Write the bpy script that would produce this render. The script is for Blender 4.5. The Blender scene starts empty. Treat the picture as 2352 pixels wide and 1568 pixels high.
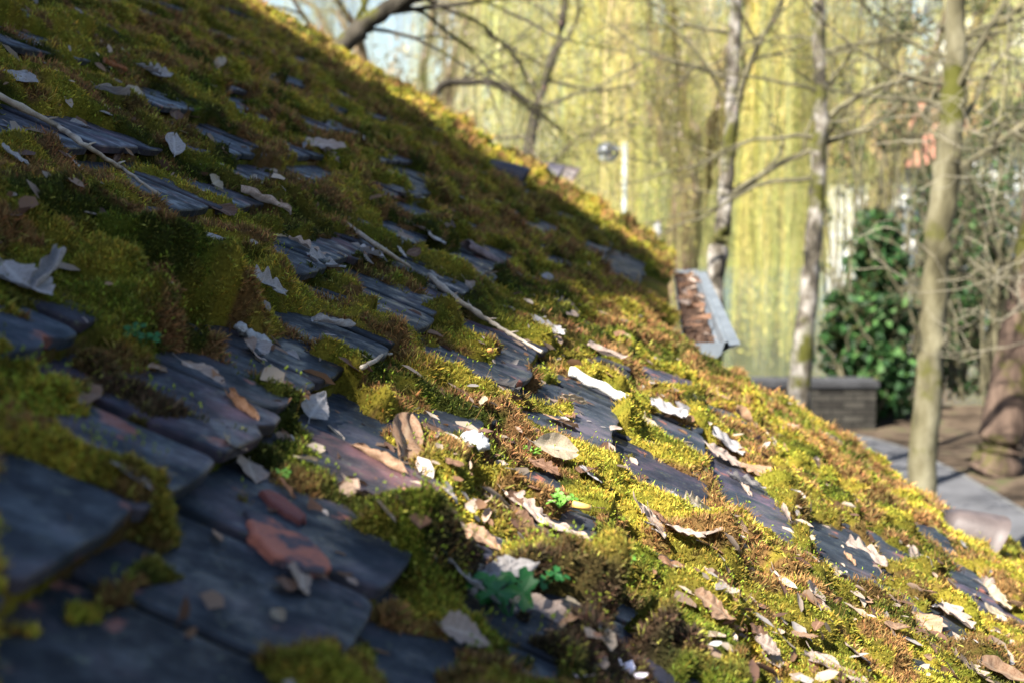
import bpy, math, random
import numpy as np
from math import radians, sin, cos, pi
from mathutils import Vector, Matrix
random.seed(7); rg = np.random.default_rng(7)
sc = bpy.context.scene
C = sc.collection
# ------------------------------------------------------------------ camera, sky, sun
F = 3267.0; CX = 1176.0; CY = 784.0; HC = 3.0
PITCH = math.atan(384 / F)
cam = bpy.data.cameras.new('camera'); co = bpy.data.objects.new('camera', cam); C.objects.link(co)
co.location = (0, 0, HC); co.rotation_euler = (pi/2 - PITCH, 0, 0)
cam.lens = 50; cam.sensor_width = 36; cam.clip_start = 0.05; cam.clip_end = 2000
cam.dof.use_dof = True; cam.dof.focus_distance = 1.85; cam.dof.aperture_fstop = 5.8
cam.dof.aperture_blades = 0
sc.camera = co
SUN = Vector((-0.46, -0.48, 0.75)).normalized()          # towards the sun
w = bpy.data.worlds.new('World'); sc.world = w; w.use_nodes = True
nt = w.node_tree; bg = nt.nodes['Background']
sk = nt.nodes.new('ShaderNodeTexSky'); sk.sky_type = 'NISHITA'; sk.sun_disc = False
sk.sun_elevation = math.asin(SUN.z); sk.sun_rotation = math.atan2(SUN.x, SUN.y)
sk.dust_density = 0.8; sk.air_density = 1.0; sk.ozone_density = 1.8
nt.links.new(sk.outputs[0], bg.inputs[0]); bg.inputs[1].default_value = 0.05
sl = bpy.data.lights.new('sun', 'SUN'); sl.energy = 5.0; sl.angle = radians(0.53); sl.color = (1, 0.95, 0.87)
so = bpy.data.objects.new('sun', sl); C.objects.link(so)
so.rotation_euler = SUN.to_track_quat('Z', 'Y').to_euler()
sc.view_settings.view_transform = 'Standard'; sc.view_settings.look = 'None'
sc.view_settings.exposure = 2.22; sc.view_settings.gamma = 1
sc.cycles.use_denoising = True
sc.cycles.max_bounces = 6; sc.cycles.transparent_max_bounces = 8

# ------------------------------------------------------------------ frames of reference
FW = Vector((0, cos(PITCH), -sin(PITCH))); UP = Vector((0, sin(PITCH), cos(PITCH))); RT = Vector((1, 0, 0))
CAM = Vector((0, 0, HC))
AL = radians(31); AZ = math.atan(374 / 3289)
AZ = math.atan(340 / 3289)
CC = Vector((sin(AZ), cos(AZ), 0)); HH = Vector((cos(AZ), -sin(AZ), 0))
SS = HH * cos(AL) - Vector((0, 0, sin(AL)))
NN = SS.cross(CC); NN = NN if NN.z > 0 else -NN
D = 0.38
RO = CAM - NN * D                                    # origin of the roof plane
def W(x, y, d):                                      # a point seen at photo position x, y, at depth d
    return CAM + FW * d + RT * ((x - CX) / F * d) + UP * ((CY - y) / F * d)
def G(x, y, z=0.0):                                  # where that line of sight meets level z
    r = FW + RT * ((x - CX) / F) + UP * ((CY - y) / F)
    return CAM + r * ((z - HC) / r.z)
def UV(x, y):
    r = FW + RT * ((x - CX) / F) + UP * ((CY - y) / F)
    P = r * (-D / r.dot(NN)); return P.dot(SS), P.dot(CC)
def RP(u, v, h=0.0): return RO + SS * u + CC * v + NN * h
aO, aS, aC, aN = [np.array(k) for k in (RO, SS, CC, NN)]
def RPn(u, v, h): return aO + np.outer(u, aS) + np.outer(v, aC) + np.outer(h, aN)
def project(P):
    q = P - np.array(CAM); d = q @ np.array(FW)
    d = np.maximum(d, 0.05)
    return CX + F * (q @ np.array(RT)) / d, CY - F * (q @ np.array(UP)) / d, d

# ------------------------------------------------------------------ noise
def vnoise(x, y, seed=0):
    xi = np.floor(x).astype(np.int64); yi = np.floor(y).astype(np.int64)
    xf = x - xi; yf = y - yi
    def h(a, b):
        n = (a * 374761393 + b * 668265263 + seed * 144665) & 0xffffffff
        n = ((n ^ (n >> 13)) * 1274126177) & 0xffffffff
        n = n ^ (n >> 16)
        return (n & 0xffff) / 65535.0
    sx = xf*xf*(3-2*xf); sy = yf*yf*(3-2*yf)
    return (h(xi, yi)*(1-sx)+h(xi+1, yi)*sx)*(1-sy) + (h(xi, yi+1)*(1-sx)+h(xi+1, yi+1)*sx)*sy
def fbm(x, y, seed=0, o=4):
    s = 0; a = 0.5; t = 0
    for k in range(o):
        s = s + a * vnoise(x*2**k, y*2**k, seed+k*17); t += a; a *= 0.55
    return s / t

# ------------------------------------------------------------------ mesh helpers
class MB:
    def __init__(s): s.v = []; s.f = []; s.n = 0
    def add(s, vs, fs):
        b = s.n; s.v.extend([tuple(p) for p in vs]); s.f.extend([tuple(i + b for i in f) for f in fs]); s.n += len(vs)
    def box(s, o, ax, ay, az):
        o, ax, ay, az = map(Vector, (o, ax, ay, az))
        p = [o + ax*i + ay*j + az*k for k in (0, 1) for j in (0, 1) for i in (0, 1)]
        s.add(p, [(0,2,3,1),(4,5,7,6),(0,1,5,4),(2,6,7,3),(0,4,6,2),(1,3,7,5)])
    def tube(s, pts, rad, sides=8, cap=True):
        pts = [Vector(p) for p in pts]; n = len(pts)
        if not hasattr(rad, '__len__'): rad = [rad]*n
        up = Vector((0.13, 0.21, 1)); vs = []
        for i, p in enumerate(pts):
            d = (pts[min(i+1, n-1)] - pts[max(i-1, 0)]).normalized()
            a = d.cross(up)
            if a.length < 0.15: a = d.cross(Vector((1, 0.1, 0)))
            a.normalize(); b = d.cross(a)
            for k in range(sides):
                t = 2*pi*k/sides; vs.append(p + (a*cos(t) + b*sin(t))*rad[i])
        fs = [(i*sides+k, i*sides+(k+1) % sides, (i+1)*sides+(k+1) % sides, (i+1)*sides+k) for i in range(n-1) for k in range(sides)]
        if cap: fs += [tuple(range(sides))[::-1], tuple((n-1)*sides+k for k in range(sides))]
        s.add(vs, fs)
    def mesh(s, name, mat=None, smooth=False):
        m = bpy.data.meshes.new(name); m.from_pydata(s.v, [], s.f); m.update()
        if mat: m.materials.append(mat)
        if smooth: m.polygons.foreach_set('use_smooth', [True]*len(m.polygons))
        return m
    def build(s, name, mat, parent=None, smooth=False):
        return link(name, s.mesh(name, mat, smooth), parent)
def link(name, me, parent=None):
    o = bpy.data.objects.new(name, me); C.objects.link(o)
    if parent: o.parent = parent; o.matrix_parent_inverse = parent.matrix_world.inverted() if False else Matrix.Translation(-parent.location)
    return o
def npmesh(name, co_, faces, mat, col=None, smooth=False, k=None):
    """faces: (n,k) int array"""
    k = faces.shape[1]; m = bpy.data.meshes.new(name)
    m.vertices.add(len(co_)); m.vertices.foreach_set('co', np.ascontiguousarray(co_, dtype=np.float32).ravel())
    n = len(faces); m.loops.add(n*k); m.loops.foreach_set('vertex_index', np.ascontiguousarray(faces, dtype=np.int32).ravel())
    m.polygons.add(n); m.polygons.foreach_set('loop_start', np.arange(0, n*k, k, dtype=np.int32))
    if smooth: m.polygons.foreach_set('use_smooth', np.ones(n, dtype=bool))
    if col is not None:
        a = m.attributes.new('tint', 'FLOAT_COLOR', 'POINT')
        c4 = np.ones((len(co_), 4), dtype=np.float32); c4[:, :3] = col; a.data.foreach_set('color', c4.ravel())
    m.materials.append(mat); m.update(calc_edges=True); m.validate()
    return m
def tag(o, label=None, cat=None, group=None, kind=None):
    if label: o['label'] = label
    if cat: o['category'] = cat
    if group: o['group'] = group
    if kind: o['kind'] = kind
    return o
def empty(name, loc, label, cat, group=None):
    o = bpy.data.objects.new(name, None); C.objects.link(o); o.location = loc; o.empty_display_size = 0.1
    return tag(o, label, cat, group)

# ------------------------------------------------------------------ materials
def mat(name, col=(0.5, 0.5, 0.5), rough=0.8, spec=0.3, metal=0.0):
    m = bpy.data.materials.new(name); m.use_nodes = True
    b = m.node_tree.nodes['Principled BSDF']
    b.inputs['Base Color'].default_value = (*col, 1); b.inputs['Roughness'].default_value = rough
    b.inputs['Specular IOR Level'].default_value = spec; b.inputs['Metallic'].default_value = metal
    return m
def N(m, t, **kw):
    n = m.node_tree.nodes.new(t)
    for k, v in kw.items():
        if k.startswith('_'): setattr(n, k[1:], v)
        else: n.inputs[k.replace('__', ' ')].default_value = v
    return n
def L(m, a, b): m.node_tree.links.new(a, b)
def noise_col(m, cols, scale=5.0, detail=6, stretch=None, pos=None, coord='Object', bump=0.0, bscale=None, dist=0.01, rough=0.6):
    """cols: list of colours along a noise ramp"""
    nt = m.node_tree; b = nt.nodes['Principled BSDF']
    tc = N(m, 'ShaderNodeTexCoord'); mp = N(m, 'ShaderNodeMapping')
    if stretch: mp.inputs['Scale'].default_value = stretch
    L(m, tc.outputs[coord], mp.inputs[0])
    nz = N(m, 'ShaderNodeTexNoise', Scale=scale, Detail=detail, Roughness=rough); L(m, mp.outputs[0], nz.inputs['Vector'])
    cr = N(m, 'ShaderNodeValToRGB'); L(m, nz.outputs['Fac'], cr.inputs[0])
    e = cr.color_ramp.elements
    pos = pos or [0.3 + 0.4*i/(len(cols)-1) for i in range(len(cols))]
    e[0].position = pos[0]; e[0].color = (*cols[0], 1); e[1].position = pos[-1]; e[1].color = (*cols[-1], 1)
    for p, c in zip(pos[1:-1], cols[1:-1]): q = e.new(p); q.color = (*c, 1)
    L(m, cr.outputs[0], b.inputs['Base Color'])
    if bump:
        n2 = N(m, 'ShaderNodeTexNoise', Scale=bscale or scale*4, Detail=8, Roughness=0.65); L(m, mp.outputs[0], n2.inputs['Vector'])
        bp = N(m, 'ShaderNodeBump', Strength=bump, Distance=dist); L(m, n2.outputs['Fac'], bp.inputs['Height'])
        L(m, bp.outputs[0], b.inputs['Normal'])
    return m, cr, mp

def tint_mat(name, rough, spec, transl=0.0, vary=0.0, vscale=400, bump=0.0):
    m = mat(name, rough=rough, spec=spec); b = m.node_tree.nodes['Principled BSDF']
    at = N(m, 'ShaderNodeAttribute', _attribute_name='tint'); src = at.outputs['Color']
    if vary or bump:
        tc = N(m, 'ShaderNodeTexCoord'); nz = N(m, 'ShaderNodeTexNoise', Scale=vscale, Detail=5, Roughness=0.6)
        L(m, tc.outputs['Object'], nz.inputs['Vector'])
        if vary:
            hs = N(m, 'ShaderNodeHueSaturation'); mr = N(m, 'ShaderNodeMapRange'); mr.inputs['From Min'].default_value = 0.3; mr.inputs['From Max'].default_value = 0.7
            mr.inputs['To Min'].default_value = 1-vary; mr.inputs['To Max'].default_value = 1+vary
            L(m, nz.outputs['Fac'], mr.inputs['Value']); L(m, mr.outputs[0], hs.inputs['Value']); L(m, src, hs.inputs['Color']); src = hs.outputs[0]
        if bump:
            bp = N(m, 'ShaderNodeBump', Strength=bump, Distance=0.004); L(m, nz.outputs['Fac'], bp.inputs['Height']); L(m, bp.outputs[0], b.inputs['Normal'])
    L(m, src, b.inputs['Base Color'])
    if transl:
        tr = N(m, 'ShaderNodeBsdfTranslucent'); mx = N(m, 'ShaderNodeMixShader'); mx.inputs[0].default_value = transl
        out = m.node_tree.nodes['Material Output']
        L(m, src, tr.inputs['Color']); L(m, b.outputs[0], mx.inputs[1]); L(m, tr.outputs[0], mx.inputs[2]); L(m, mx.outputs[0], out.inputs['Surface'])
    return m

# ------------------------------------------------------------------ roof geometry functions
GA = 0.165; U0 = -0.181            # exposed length of a tile, one course's lower edge
TW = 0.178
V_END = 19.6*D; V_EXT = 10.25*D; U_EAVE = 0.292; U_LOW = 1.62; U_TOP = -3.3
def tile_h(u, v):                   # top surface of the tile courses above the roof plane
    f = np.mod((u - U0)/GA, 1.0)
    return -0.010 + f*0.026

BARE = [
 [(0,755),(60,775),(170,845),(175,862),(90,882),(0,840)],
 [(50,735),(120,755),(210,805),(205,822),(150,815),(60,765)],
 [(0,870),(30,885),(0,905)],
 [(60,960),(200,975),(330,1000),(480,1025),(610,1075),(575,1110),(440,1200),(400,1190),(300,1100),(200,1060),(100,1010)],
 [(0,1090),(100,1110),(220,1180),(355,1260),(310,1300),(262,1330),(110,1415),(0,1400)],
 [(455,1225),(560,1170),(700,1210),(915,1330),(880,1390),(860,1440),(790,1510),(600,1568),(500,1700),(0,1700),(0,1460),(150,1455),(250,1430),(330,1360),(430,1330),(430,1290)],
 [(560,1130),(640,1140),(760,1200),(740,1230),(600,1180)],
 [(380,830),(470,840),(560,920),(650,990),(600,1020),(480,1000),(310,900),(290,875),(400,880)],
 [(170,915),(250,920),(300,960),(270,990),(200,960)],
 [(155,460),(230,470),(300,490),(412,525),(347,543),(260,540),(180,490)],
 [(300,400),(370,420),(490,503),(457,518),(390,495),(320,450)],
 [(430,430),(500,440),(592,490),(547,505),(470,470)],
 [(20,270),(200,312),(350,372),(180,376),(60,325)],
 [(0,95),(75,138),(0,142)], [(120,130),(160,150),(240,185),(210,180)],
 [(385,565),(440,575),(520,630),(500,640),(420,610)],
 [(600,550),(680,580),(755,620),(700,632),(640,590)],
 [(655,615),(727,656),(665,662)],
 [(645,715),(760,740),(897,825),(820,832),(700,790),(650,755)],
 [(840,690),(900,700),(993,748),(950,788),(880,740)],
 [(980,800),(1080,840),(1197,880),(1190,915),(1120,925),(1040,870),(990,840)],
 [(1080,760),(1150,770),(1240,825),(1210,850),(1120,805)],
 [(385,735),(440,745),(415,768),(385,758)],
 [(1000,500),(1040,500),(1085,530),(1065,545),(1010,522)],
 [(640,335),(710,365),(680,370)], [(480,330),(560,355),(540,362)],
 [(940,965),(1010,970),(1120,1008),(1090,1022),(1020,1012),(950,1000)],
 [(1190,930),(1300,975),(1405,1045),(1390,1062),(1230,985)],
 [(1410,1060),(1500,1060),(1602,1130),(1600,1170),(1520,1155),(1430,1095)],
 [(1520,985),(1600,1010),(1700,1090),(1770,1180),(1782,1228),(1700,1190),(1640,1110),(1600,1060),(1520,1010)],
 [(1850,1250),(1900,1260),(1950,1320),(1950,1352),(1880,1290)],
 [(1160,1070),(1260,1100),(1280,1140),(1180,1110)],
 [(750,1030),(850,1090),(965,1140),(900,1150),(780,1080)],
 [(1340,560),(1450,600),(1600,690),(1618,765),(1560,745),(1420,650),(1350,600)],
 [(1520,590),(1580,600),(1600,660),(1560,640)],
 [(1855,945),(1960,995),(2110,1110),(2125,1128),(2070,1115),(1960,1040),(1900,990)],
 [(2040,1110),(2110,1150),(2090,1160)],
 [(2200,1330),(2270,1370),(2352,1440),(2352,1480),(2290,1440),(2180,1370)],
 [(2090,1210),(2140,1230),(2190,1290),(2150,1280)], [(1990,1240),(2060,1290),(2030,1285)],
 [(430,5),(500,20),(610,65),(560,62)], [(290,-5),(370,22),(330,25)], [(690,190),(800,232),(770,232)],
 [(450,60),(520,95),(490,98)], [(570,165),(665,218),(635,215)], [(350,225),(425,265),(390,262)],
 [(760,50),(800,62),(830,85),(790,72)], [(820,330),(890,350),(870,356)], [(960,370),(1040,410),(1010,408)],
 [(1070,440),(1150,470),(1120,472)], [(1180,500),(1260,540),(1230,540)],
 [(1470,1275),(1560,1320),(1610,1365),(1540,1335)], [(2120,1430),(2190,1460),(2170,1470)],
 [(880,1430),(1050,1500),(980,1568),(900,1600),(850,1568)], [(1330,860),(1400,850),(1440,870),(1400,880)],
 [(690,650),(740,670),(790,690),(750,690)], [(1180,420),(1230,445),(1200,450)],
 [(1770,1235),(1800,1250),(1790,1262)], [(1450,640),(1500,670),(1560,700),(1500,690)],
]
BUV = [np.array([UV(x, y) for x, y in p]) for p in BARE]
def bare_dist(u, v):
    """signed measure: positive inside a bare patch (metres, u and v scaled alike)"""
    best = np.full(u.shape, -1.0)
    for P in BUV:
        m = (u > P[:, 0].min()-.05) & (u < P[:, 0].max()+.05) & (v > P[:, 1].min()-.05) & (v < P[:, 1].max()+.05)
        if not m.any(): continue
        x = u[m]; y = v[m]; ins = np.zeros(x.shape, bool); dd = np.full(x.shape, 9.0)
        for i in range(len(P)):
            a = P[i]; b = P[(i+1) % len(P)]
            c = ((a[1] > y) != (b[1] > y)) & (x < (b[0]-a[0])*(y-a[1])/((b[1]-a[1]) + 1e-12)+a[0]); ins ^= c
            e = b-a; t = np.clip(((x-a[0])*e[0]+(y-a[1])*e[1])/(e@e+1e-12), 0, 1)
            dd = np.minimum(dd, np.hypot(x-a[0]-t*e[0], y-a[1]-t*e[1]))
        best[m] = np.maximum(best[m], np.where(ins, dd, -dd))
    return best
MOUND = [((250,610),.13,.045),((120,560),.12,.03),((430,700),.10,.04),((330,760),.08,.035),((700,880),.08,.035),((760,930),.05,.03),
 ((560,620),.05,.03),((740,500),.05,.028),((1090,590),.05,.02),((1375,965),.045,.03),((1270,1120),.035,.03),((1590,1285),.045,.035),
 ((1640,1130),.03,.022),((1810,1185),.04,.025),((1950,1190),.045,.03),((560,1240),.06,.02),((450,1220),.04,.01),((300,1130),.06,.02),
 ((930,1300),.06,.035),((860,1250),.06,.03),((1350,1400),.07,.05),((1500,1500),.08,.035),((1000,1180),.04,.02),((870,230),.10,.03),((800,160),.12,.05),((1000,330),.15,.03),
 ((480,300),.08,.02),((620,200),.12,.03),((950,650),.05,.02),((820,690),.04,.03),((1000,740),.05,.02)]
MUV = [(UV(*p), r, h) for p, r, h in MOUND]
def cushions(u, v, cell, seed, jit=.9):
    """distance to the nearest cushion centre (in cells) and that cushion's own random number"""
    x = u/cell; y = v/cell; xi = np.floor(x).astype(np.int64); yi = np.floor(y).astype(np.int64)
    best = np.full(x.shape, 9.0); idn = np.zeros(x.shape)
    def hh(a, b, k):
        n = (a*374761393 + b*668265263 + (seed+k)*144665) & 0xffffffff; n = ((n ^ (n >> 13))*1274126177) & 0xffffffff; n = n ^ (n >> 16); return (n & 0xffff)/65535.0
    for dx in (-1, 0, 1):
        for dy in (-1, 0, 1):
            a = xi+dx; b = yi+dy; px_ = a+.5+(hh(a, b, 1)-.5)*jit; py_ = b+.5+(hh(a, b, 2)-.5)*jit
            d = np.hypot(x-px_, y-py_)*(.75+.7*hh(a, b, 3)); m = d < best; best = np.where(m, d, best); idn = np.where(m, hh(a, b, 4), idn)
    return best, idn
def moss_h(u, v):
    """thickness of the moss cushion over the tile, negative where there is none"""
    b = bare_dist(u, v)
    e = (fbm(u*22, v*30, 3, 4) - 0.5) * 0.055
    q_ = -b + e*.7 - 0.004
    cov = np.clip(q_/0.022, -1, 1); tap = np.clip(q_/0.06, 0, 1)**.6
    fr = np.mod((u - U0)/GA, 1.0)
    # patches of bare tile between, longer down the slope, fewer where the moss is lush
    sl_ = fbm(u*8+9, v*5.5, 21, 4)
    lush = fbm(u*2.2+5, v*1.6+2, 23, 2)
    thr = 0.562 + .16*(lush-.5) + 0.14*np.clip(.35-fr, 0, 1) + .05*np.clip((fr-.85)/.15, 0, 1) - .032*(v > 2.6)*(u < 0) + .045*np.clip((u-.1)/.3, 0, 1) + .03*((v > 1.5) & (v < 3.2) & (u < 0))
    cov = np.minimum(cov, np.clip((thr - sl_)/0.02, -1, 1)); tap = np.minimum(tap, np.clip((thr-sl_)/.07, 0, 1)**.6)
    d1, i1 = cushions(u + .02*fbm(u*20, v*20, 71, 2), v + .02*fbm(u*20, v*20, 72, 2), .085, 5); d2, i2 = cushions(u, v, .034, 9)
    dome1 = np.sqrt(np.clip(1-(d1/.72)**2, 0, 1)); dome2 = np.sqrt(np.clip(1-(d2/.75)**2, 0, 1))
    th = 0.0025 + (.003+.028*i1**1.4)*dome1 + .0065*dome2*(.4+i2) + .004*np.clip(fbm(u*60, v*60, 8, 2)*2-.7, 0, 1)
    for (mu, mv), r, h in MUV:
        q = ((u-mu)**2 + (v-mv)**2)/(r*r); th = th + h*.75*np.exp(-q*2)*(.75+.35*dome2)
    h = np.where(cov > 0, th*np.sqrt(np.clip(cov, 0, 1))*tap, cov*0.012)
    h = h + np.clip(cov*1.3, 0, 1)*.024*np.clip(1-fr/.26, 0, 1)**1.4
    ext = np.where((v > V_EXT), U_EAVE - u, U_LOW - u)
    rim = np.clip((v-(V_END-.62))/.55, 0, 1)
    h = np.where(rim > .35, np.maximum(h, .006), h)
    h = h + (.03+.07*fbm(u*5, v*3, 61, 3))*rim**1.3
    h = np.where(ext < 0.01, -0.02, h)
    h = h - 0.8*np.clip((v-(V_END-0.03))/0.3, 0, 2)**2
    return h
def surf_h(u, v):
    u = np.atleast_1d(np.asarray(u, float)); v = np.atleast_1d(np.asarray(v, float))
    return tile_h(u, v) + np.maximum(moss_h(u, v), 0)

# ------------------------------------------------------------------ the shed
shed = empty('tiled_shed', RP(-1.0, 3.5) - Vector((0, 0, RP(-1.0, 3.5).z)), 'low shed with moss covered dark beaver tail tile roof filling the foreground', 'shed')
def tile_material():
    m = mat('tile_clay', rough=0.42, spec=0.2); b = m.node_tree.nodes['Principled BSDF']
    tc = N(m, 'ShaderNodeTexCoord'); at = N(m, 'ShaderNodeAttribute', _attribute_name='tint')
    mp = N(m, 'ShaderNodeMapping'); mp.inputs['Rotation'].default_value = (0, 0, 0)
    L(m, tc.outputs['Object'], mp.inputs[0])
    n1 = N(m, 'ShaderNodeTexNoise', Scale=14, Detail=7, Roughness=0.6); L(m, mp.outputs[0], n1.inputs['Vector'])
    n2 = N(m, 'ShaderNodeTexNoise', Scale=19, Detail=5, Roughness=0.55); L(m, mp.outputs[0], n2.inputs['Vector'])
    n3 = N(m, 'ShaderNodeTexNoise', Scale=160, Detail=6, Roughness=0.7); L(m, mp.outputs[0], n3.inputs['Vector'])
    r1 = N(m, 'ShaderNodeValToRGB'); L(m, n1.outputs['Fac'], r1.inputs[0])
    e = r1.color_ramp.elements; e[0].position = .36; e[0].color = (.007, .010, .015, 1); e[1].position = .66; e[1].color = (.056, .047, .058, 1)
    q = e.new(.5); q.color = (.018, .023, .030, 1)
    mu = N(m, 'ShaderNodeMix', _data_type='RGBA', _blend_type='MULTIPLY'); mu.inputs[0].default_value = 1
    L(m, r1.outputs[0], mu.inputs[6]); L(m, at.outputs['Color'], mu.inputs[7])
    # worn clay body showing
    r2 = N(m, 'ShaderNodeValToRGB'); L(m, n2.outputs['Fac'], r2.inputs[0]); e = r2.color_ramp.elements
    e[0].position = .64; e[0].color = (0, 0, 0, 1); e[1].position = .69; e[1].color = (1, 1, 1, 1)
    mx = N(m, 'ShaderNodeMix', _data_type='RGBA'); L(m, r2.outputs[0], mx.inputs[0]); L(m, mu.outputs[2], mx.inputs[6]); mx.inputs[7].default_value = (.19, .075, .055, 1)
    # pale lichen flecks and green film
    vo = N(m, 'ShaderNodeTexNoise', Scale=75, Detail=4, Roughness=0.7); L(m, mp.outputs[0], vo.inputs['Vector'])
    r3 = N(m, 'ShaderNodeValToRGB'); L(m, vo.outputs['Fac'], r3.inputs[0]); e = r3.color_ramp.elements
    e[0].position = .60; e[0].color = (0, 0, 0, 1); e[1].position = .72; e[1].color = (.75, .75, .75, 1)
    m2 = N(m, 'ShaderNodeMix', _data_type='RGBA'); L(m, r3.outputs[0], m2.inputs[0]); L(m, mx.outputs[2], m2.inputs[6]); m2.inputs[7].default_value = (.10, .11, .075, 1)
    L(m, m2.outputs[2], b.inputs['Base Color'])
    rr = N(m, 'ShaderNodeMapRange'); n5 = N(m, 'ShaderNodeTexNoise', Scale=26, Detail=6, Roughness=0.65); L(m, mp.outputs[0], n5.inputs['Vector']); L(m, n5.outputs['Fac'], rr.inputs['Value']); rr.inputs['From Min'].default_value = .38; rr.inputs['From Max'].default_value = .62
    rr.inputs['To Min'].default_value = .30; rr.inputs['To Max'].default_value = .85; L(m, rr.outputs[0], b.inputs['Roughness'])
    bp = N(m, 'ShaderNodeBump', Strength=0.3, Distance=0.0015); L(m, n3.outputs['Fac'], bp.inputs['Height'])
    b2 = N(m, 'ShaderNodeBump', Strength=0.13, Distance=0.01); L(m, n1.outputs['Fac'], b2.inputs['Height']); L(m, bp.outputs[0], b2.inputs['Normal'])
    L(m, b2.outputs[0], b.inputs['Normal'])
    return m
TILE = tile_material()
def build_tiles():
    V = []; Fq = []; cols = []; n = 0
    rnd = random.Random(11)
    k0 = int(math.floor((U_TOP - U0)/GA)); k1 = int(math.floor((U_LOW - U0)/GA))
    TL = 0.30
    for k in range(k0, k1+1):
        ub = U0 + k*GA
        vmax = V_END - 0.05 if ub < U_EAVE + 0.02 else V_EXT
        vv = -0.35 + (TW*0.5 if k % 2 else 0) + rnd.uniform(-.01, .01)
        while vv < vmax - 0.02:
            wd = min(TW - rnd.uniform(.007, .013), vmax - vv + 0.01); near = vv < 3.6
            du = rnd.uniform(-.008, .006); tilt = rnd.gauss(0, .007); lift = rnd.uniform(0, .006); rot = rnd.gauss(0, .008)
            cr = rnd.uniform(.008, .020); bow = rnd.uniform(.001, .005); roll = rnd.gauss(0, .006)
            out = []
            seg = 5 if near else 2
            # outline in (along-slope, across) with the lower edge at 0
            out.append((-TL, 0)); 
            for i in range(seg+1):
                a = i/seg*pi/2; out.append((-cr + sin(a)*cr, cr - cos(a)*cr))
            for i in range(1, 6): 
                out.append((bow*sin(i/6*pi) + (rnd.uniform(-.0015, .0015)), cr + (wd-2*cr)*i/6))
            for i in range(seg+1):
                a = pi/2 - i/seg*pi/2; out.append((-cr + sin(a)*cr, wd - cr + cos(a)*cr))
            out.append((-TL, wd))
            if near:                                    # worn, slightly wavy long edges
                o2 = []
                for sd_, yy in ((0, 0.0), (1, wd)):
                    pass
                left = [(-TL+(TL-cr)*q/9, rnd.uniform(-.0005, .0005)) for q in range(1, 9)]; right = [(-cr-(TL-cr)*q/9, wd+rnd.uniform(-.0005, .0005)) for q in range(1, 9)]
                out = [out[0]] + left + out[1:-1] + right + [out[-1]]
            if rnd.random() < .13:                      # a broken corner
                q = max(range(len(out)), key=lambda i_: out[i_][0]+rnd.uniform(-.006, .006)); out[q] = (out[q][0]-rnd.uniform(.005, .014), out[q][1])
            m_ = len(out); th = 0.012; cx = sum(p[0] for p in out)/m_; cy = wd/2
            rings = []
            for (ins, h) in ((.004, 0.0), (.0011, -.0008), (0, -.0028), (0, -th)):
                rg_ = []
                for (a, b) in out:
                    aa = a - math.copysign(min(ins, abs(a-cx)), a-cx) if a > cx else a
                    bb = b - math.copysign(min(ins, abs(b-cy)), b-cy)
                    ar = aa - (bb-cy)*rot; br = bb + aa*rot
                    hh = 0.016 + lift + h + aa*(0.026/GA + tilt) + (bb-cy)*roll
                    rg_.append((ub+du+ar, vv+br, hh))
                rings.append(rg_)
            for r in rings: V.extend(r)
            Fq.append([n+i for i in range(m_)])
            for q in range(3):
                b0 = n+q*m_; b1 = b0+m_
                for i in range(m_): j = (i+1) % m_; Fq.append([b0+i, b1+i, b1+j, b0+j])
            Fq.append([n+3*m_+i for i in range(m_)][::-1])
            t = rnd.random(); g_ = rnd.uniform(.75, 1.35)
            c = (g_, g_, g_) if t < .6 else ((g_*1.2, g_*.95, g_*1.05) if t < .85 else (g_*.85, g_*1.0, g_*1.1))
            if t > .97: c = (1.9, 1.15, 1.0)
            cols.extend([c]*(4*m_)); n += 4*m_
            vv += TW + rnd.uniform(-.001, .002)
    A = np.array(V); P = RPn(A[:, 0], A[:, 1], A[:, 2])
    me = bpy.data.meshes.new('roof_tiles'); me.from_pydata(P.tolist(), [], Fq); me.materials.append(TILE)
    a = me.attributes.new('tint', 'FLOAT_COLOR', 'POINT'); c4 = np.ones((len(A), 4), dtype=np.float32); c4[:, :3] = np.array(cols); a.data.foreach_set('color', c4.ravel())
    me.update(); return link('roof_tiles', me, shed)
build_tiles()
WOOD = noise_col(mat('old_timber', rough=.85), [(.05, .035, .025), (.16, .12, .085)], scale=12, stretch=(1, 1, 8), bump=.4)[0]
PLASTER = noise_col(mat('plaster', rough=.9), [(.30, .27, .22), (.45, .41, .35)], scale=3, bump=.2)[0]
mb = MB()
def slab(u0, u1, v0, v1, h0, h1): mb.box(RP(u0, v0, h0), SS*(u1-u0), CC*(v1-v0), NN*(h1-h0))
slab(U_TOP, U_EAVE-.03, -.4, V_END-.12, -.095, -.07); slab(U_EAVE-.03, U_LOW-.03, -.4, V_EXT-.03, -.095, -.07)
mb.build('roof_deck', WOOD, shed)
for vr in (0.2, 1.2, 2.2, 3.2, V_EXT-.16):
    mb = MB(); slab(U_TOP, U_LOW-.06, vr, vr+.08, -.21, -.098); mb.build('rafter', WOOD, shed)
for vr in (4.8, 5.8, V_END-.3):
    mb = MB(); slab(U_TOP, U_EAVE-.05, vr, vr+.08, -.21, -.098); mb.build('rafter', WOOD, shed)
mb = MB()
def wallbox(u0, u1, v0, v1):
    a = RP(u0, v0, -.2); b = RP(u1, v0, -.2); c = RP(u1, v1, -.2); d = RP(u0, v1, -.2)
    g = [Vector((p.x, p.y, -.05)) for p in (a, b, c, d)]
    mb.add([*g, a, b, c, d], [(3,2,1,0),(4,5,6,7),(0,1,5,4),(1,2,6,5),(2,3,7,6),(3,0,4,7)])
wallbox(U_TOP+.3, U_EAVE-.35, V_EXT-.3, V_END-.3); wallbox(U_TOP+.3, U_LOW-.35, -.3, V_EXT-.302)
mb.build('wall', PLASTER, shed)

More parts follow.
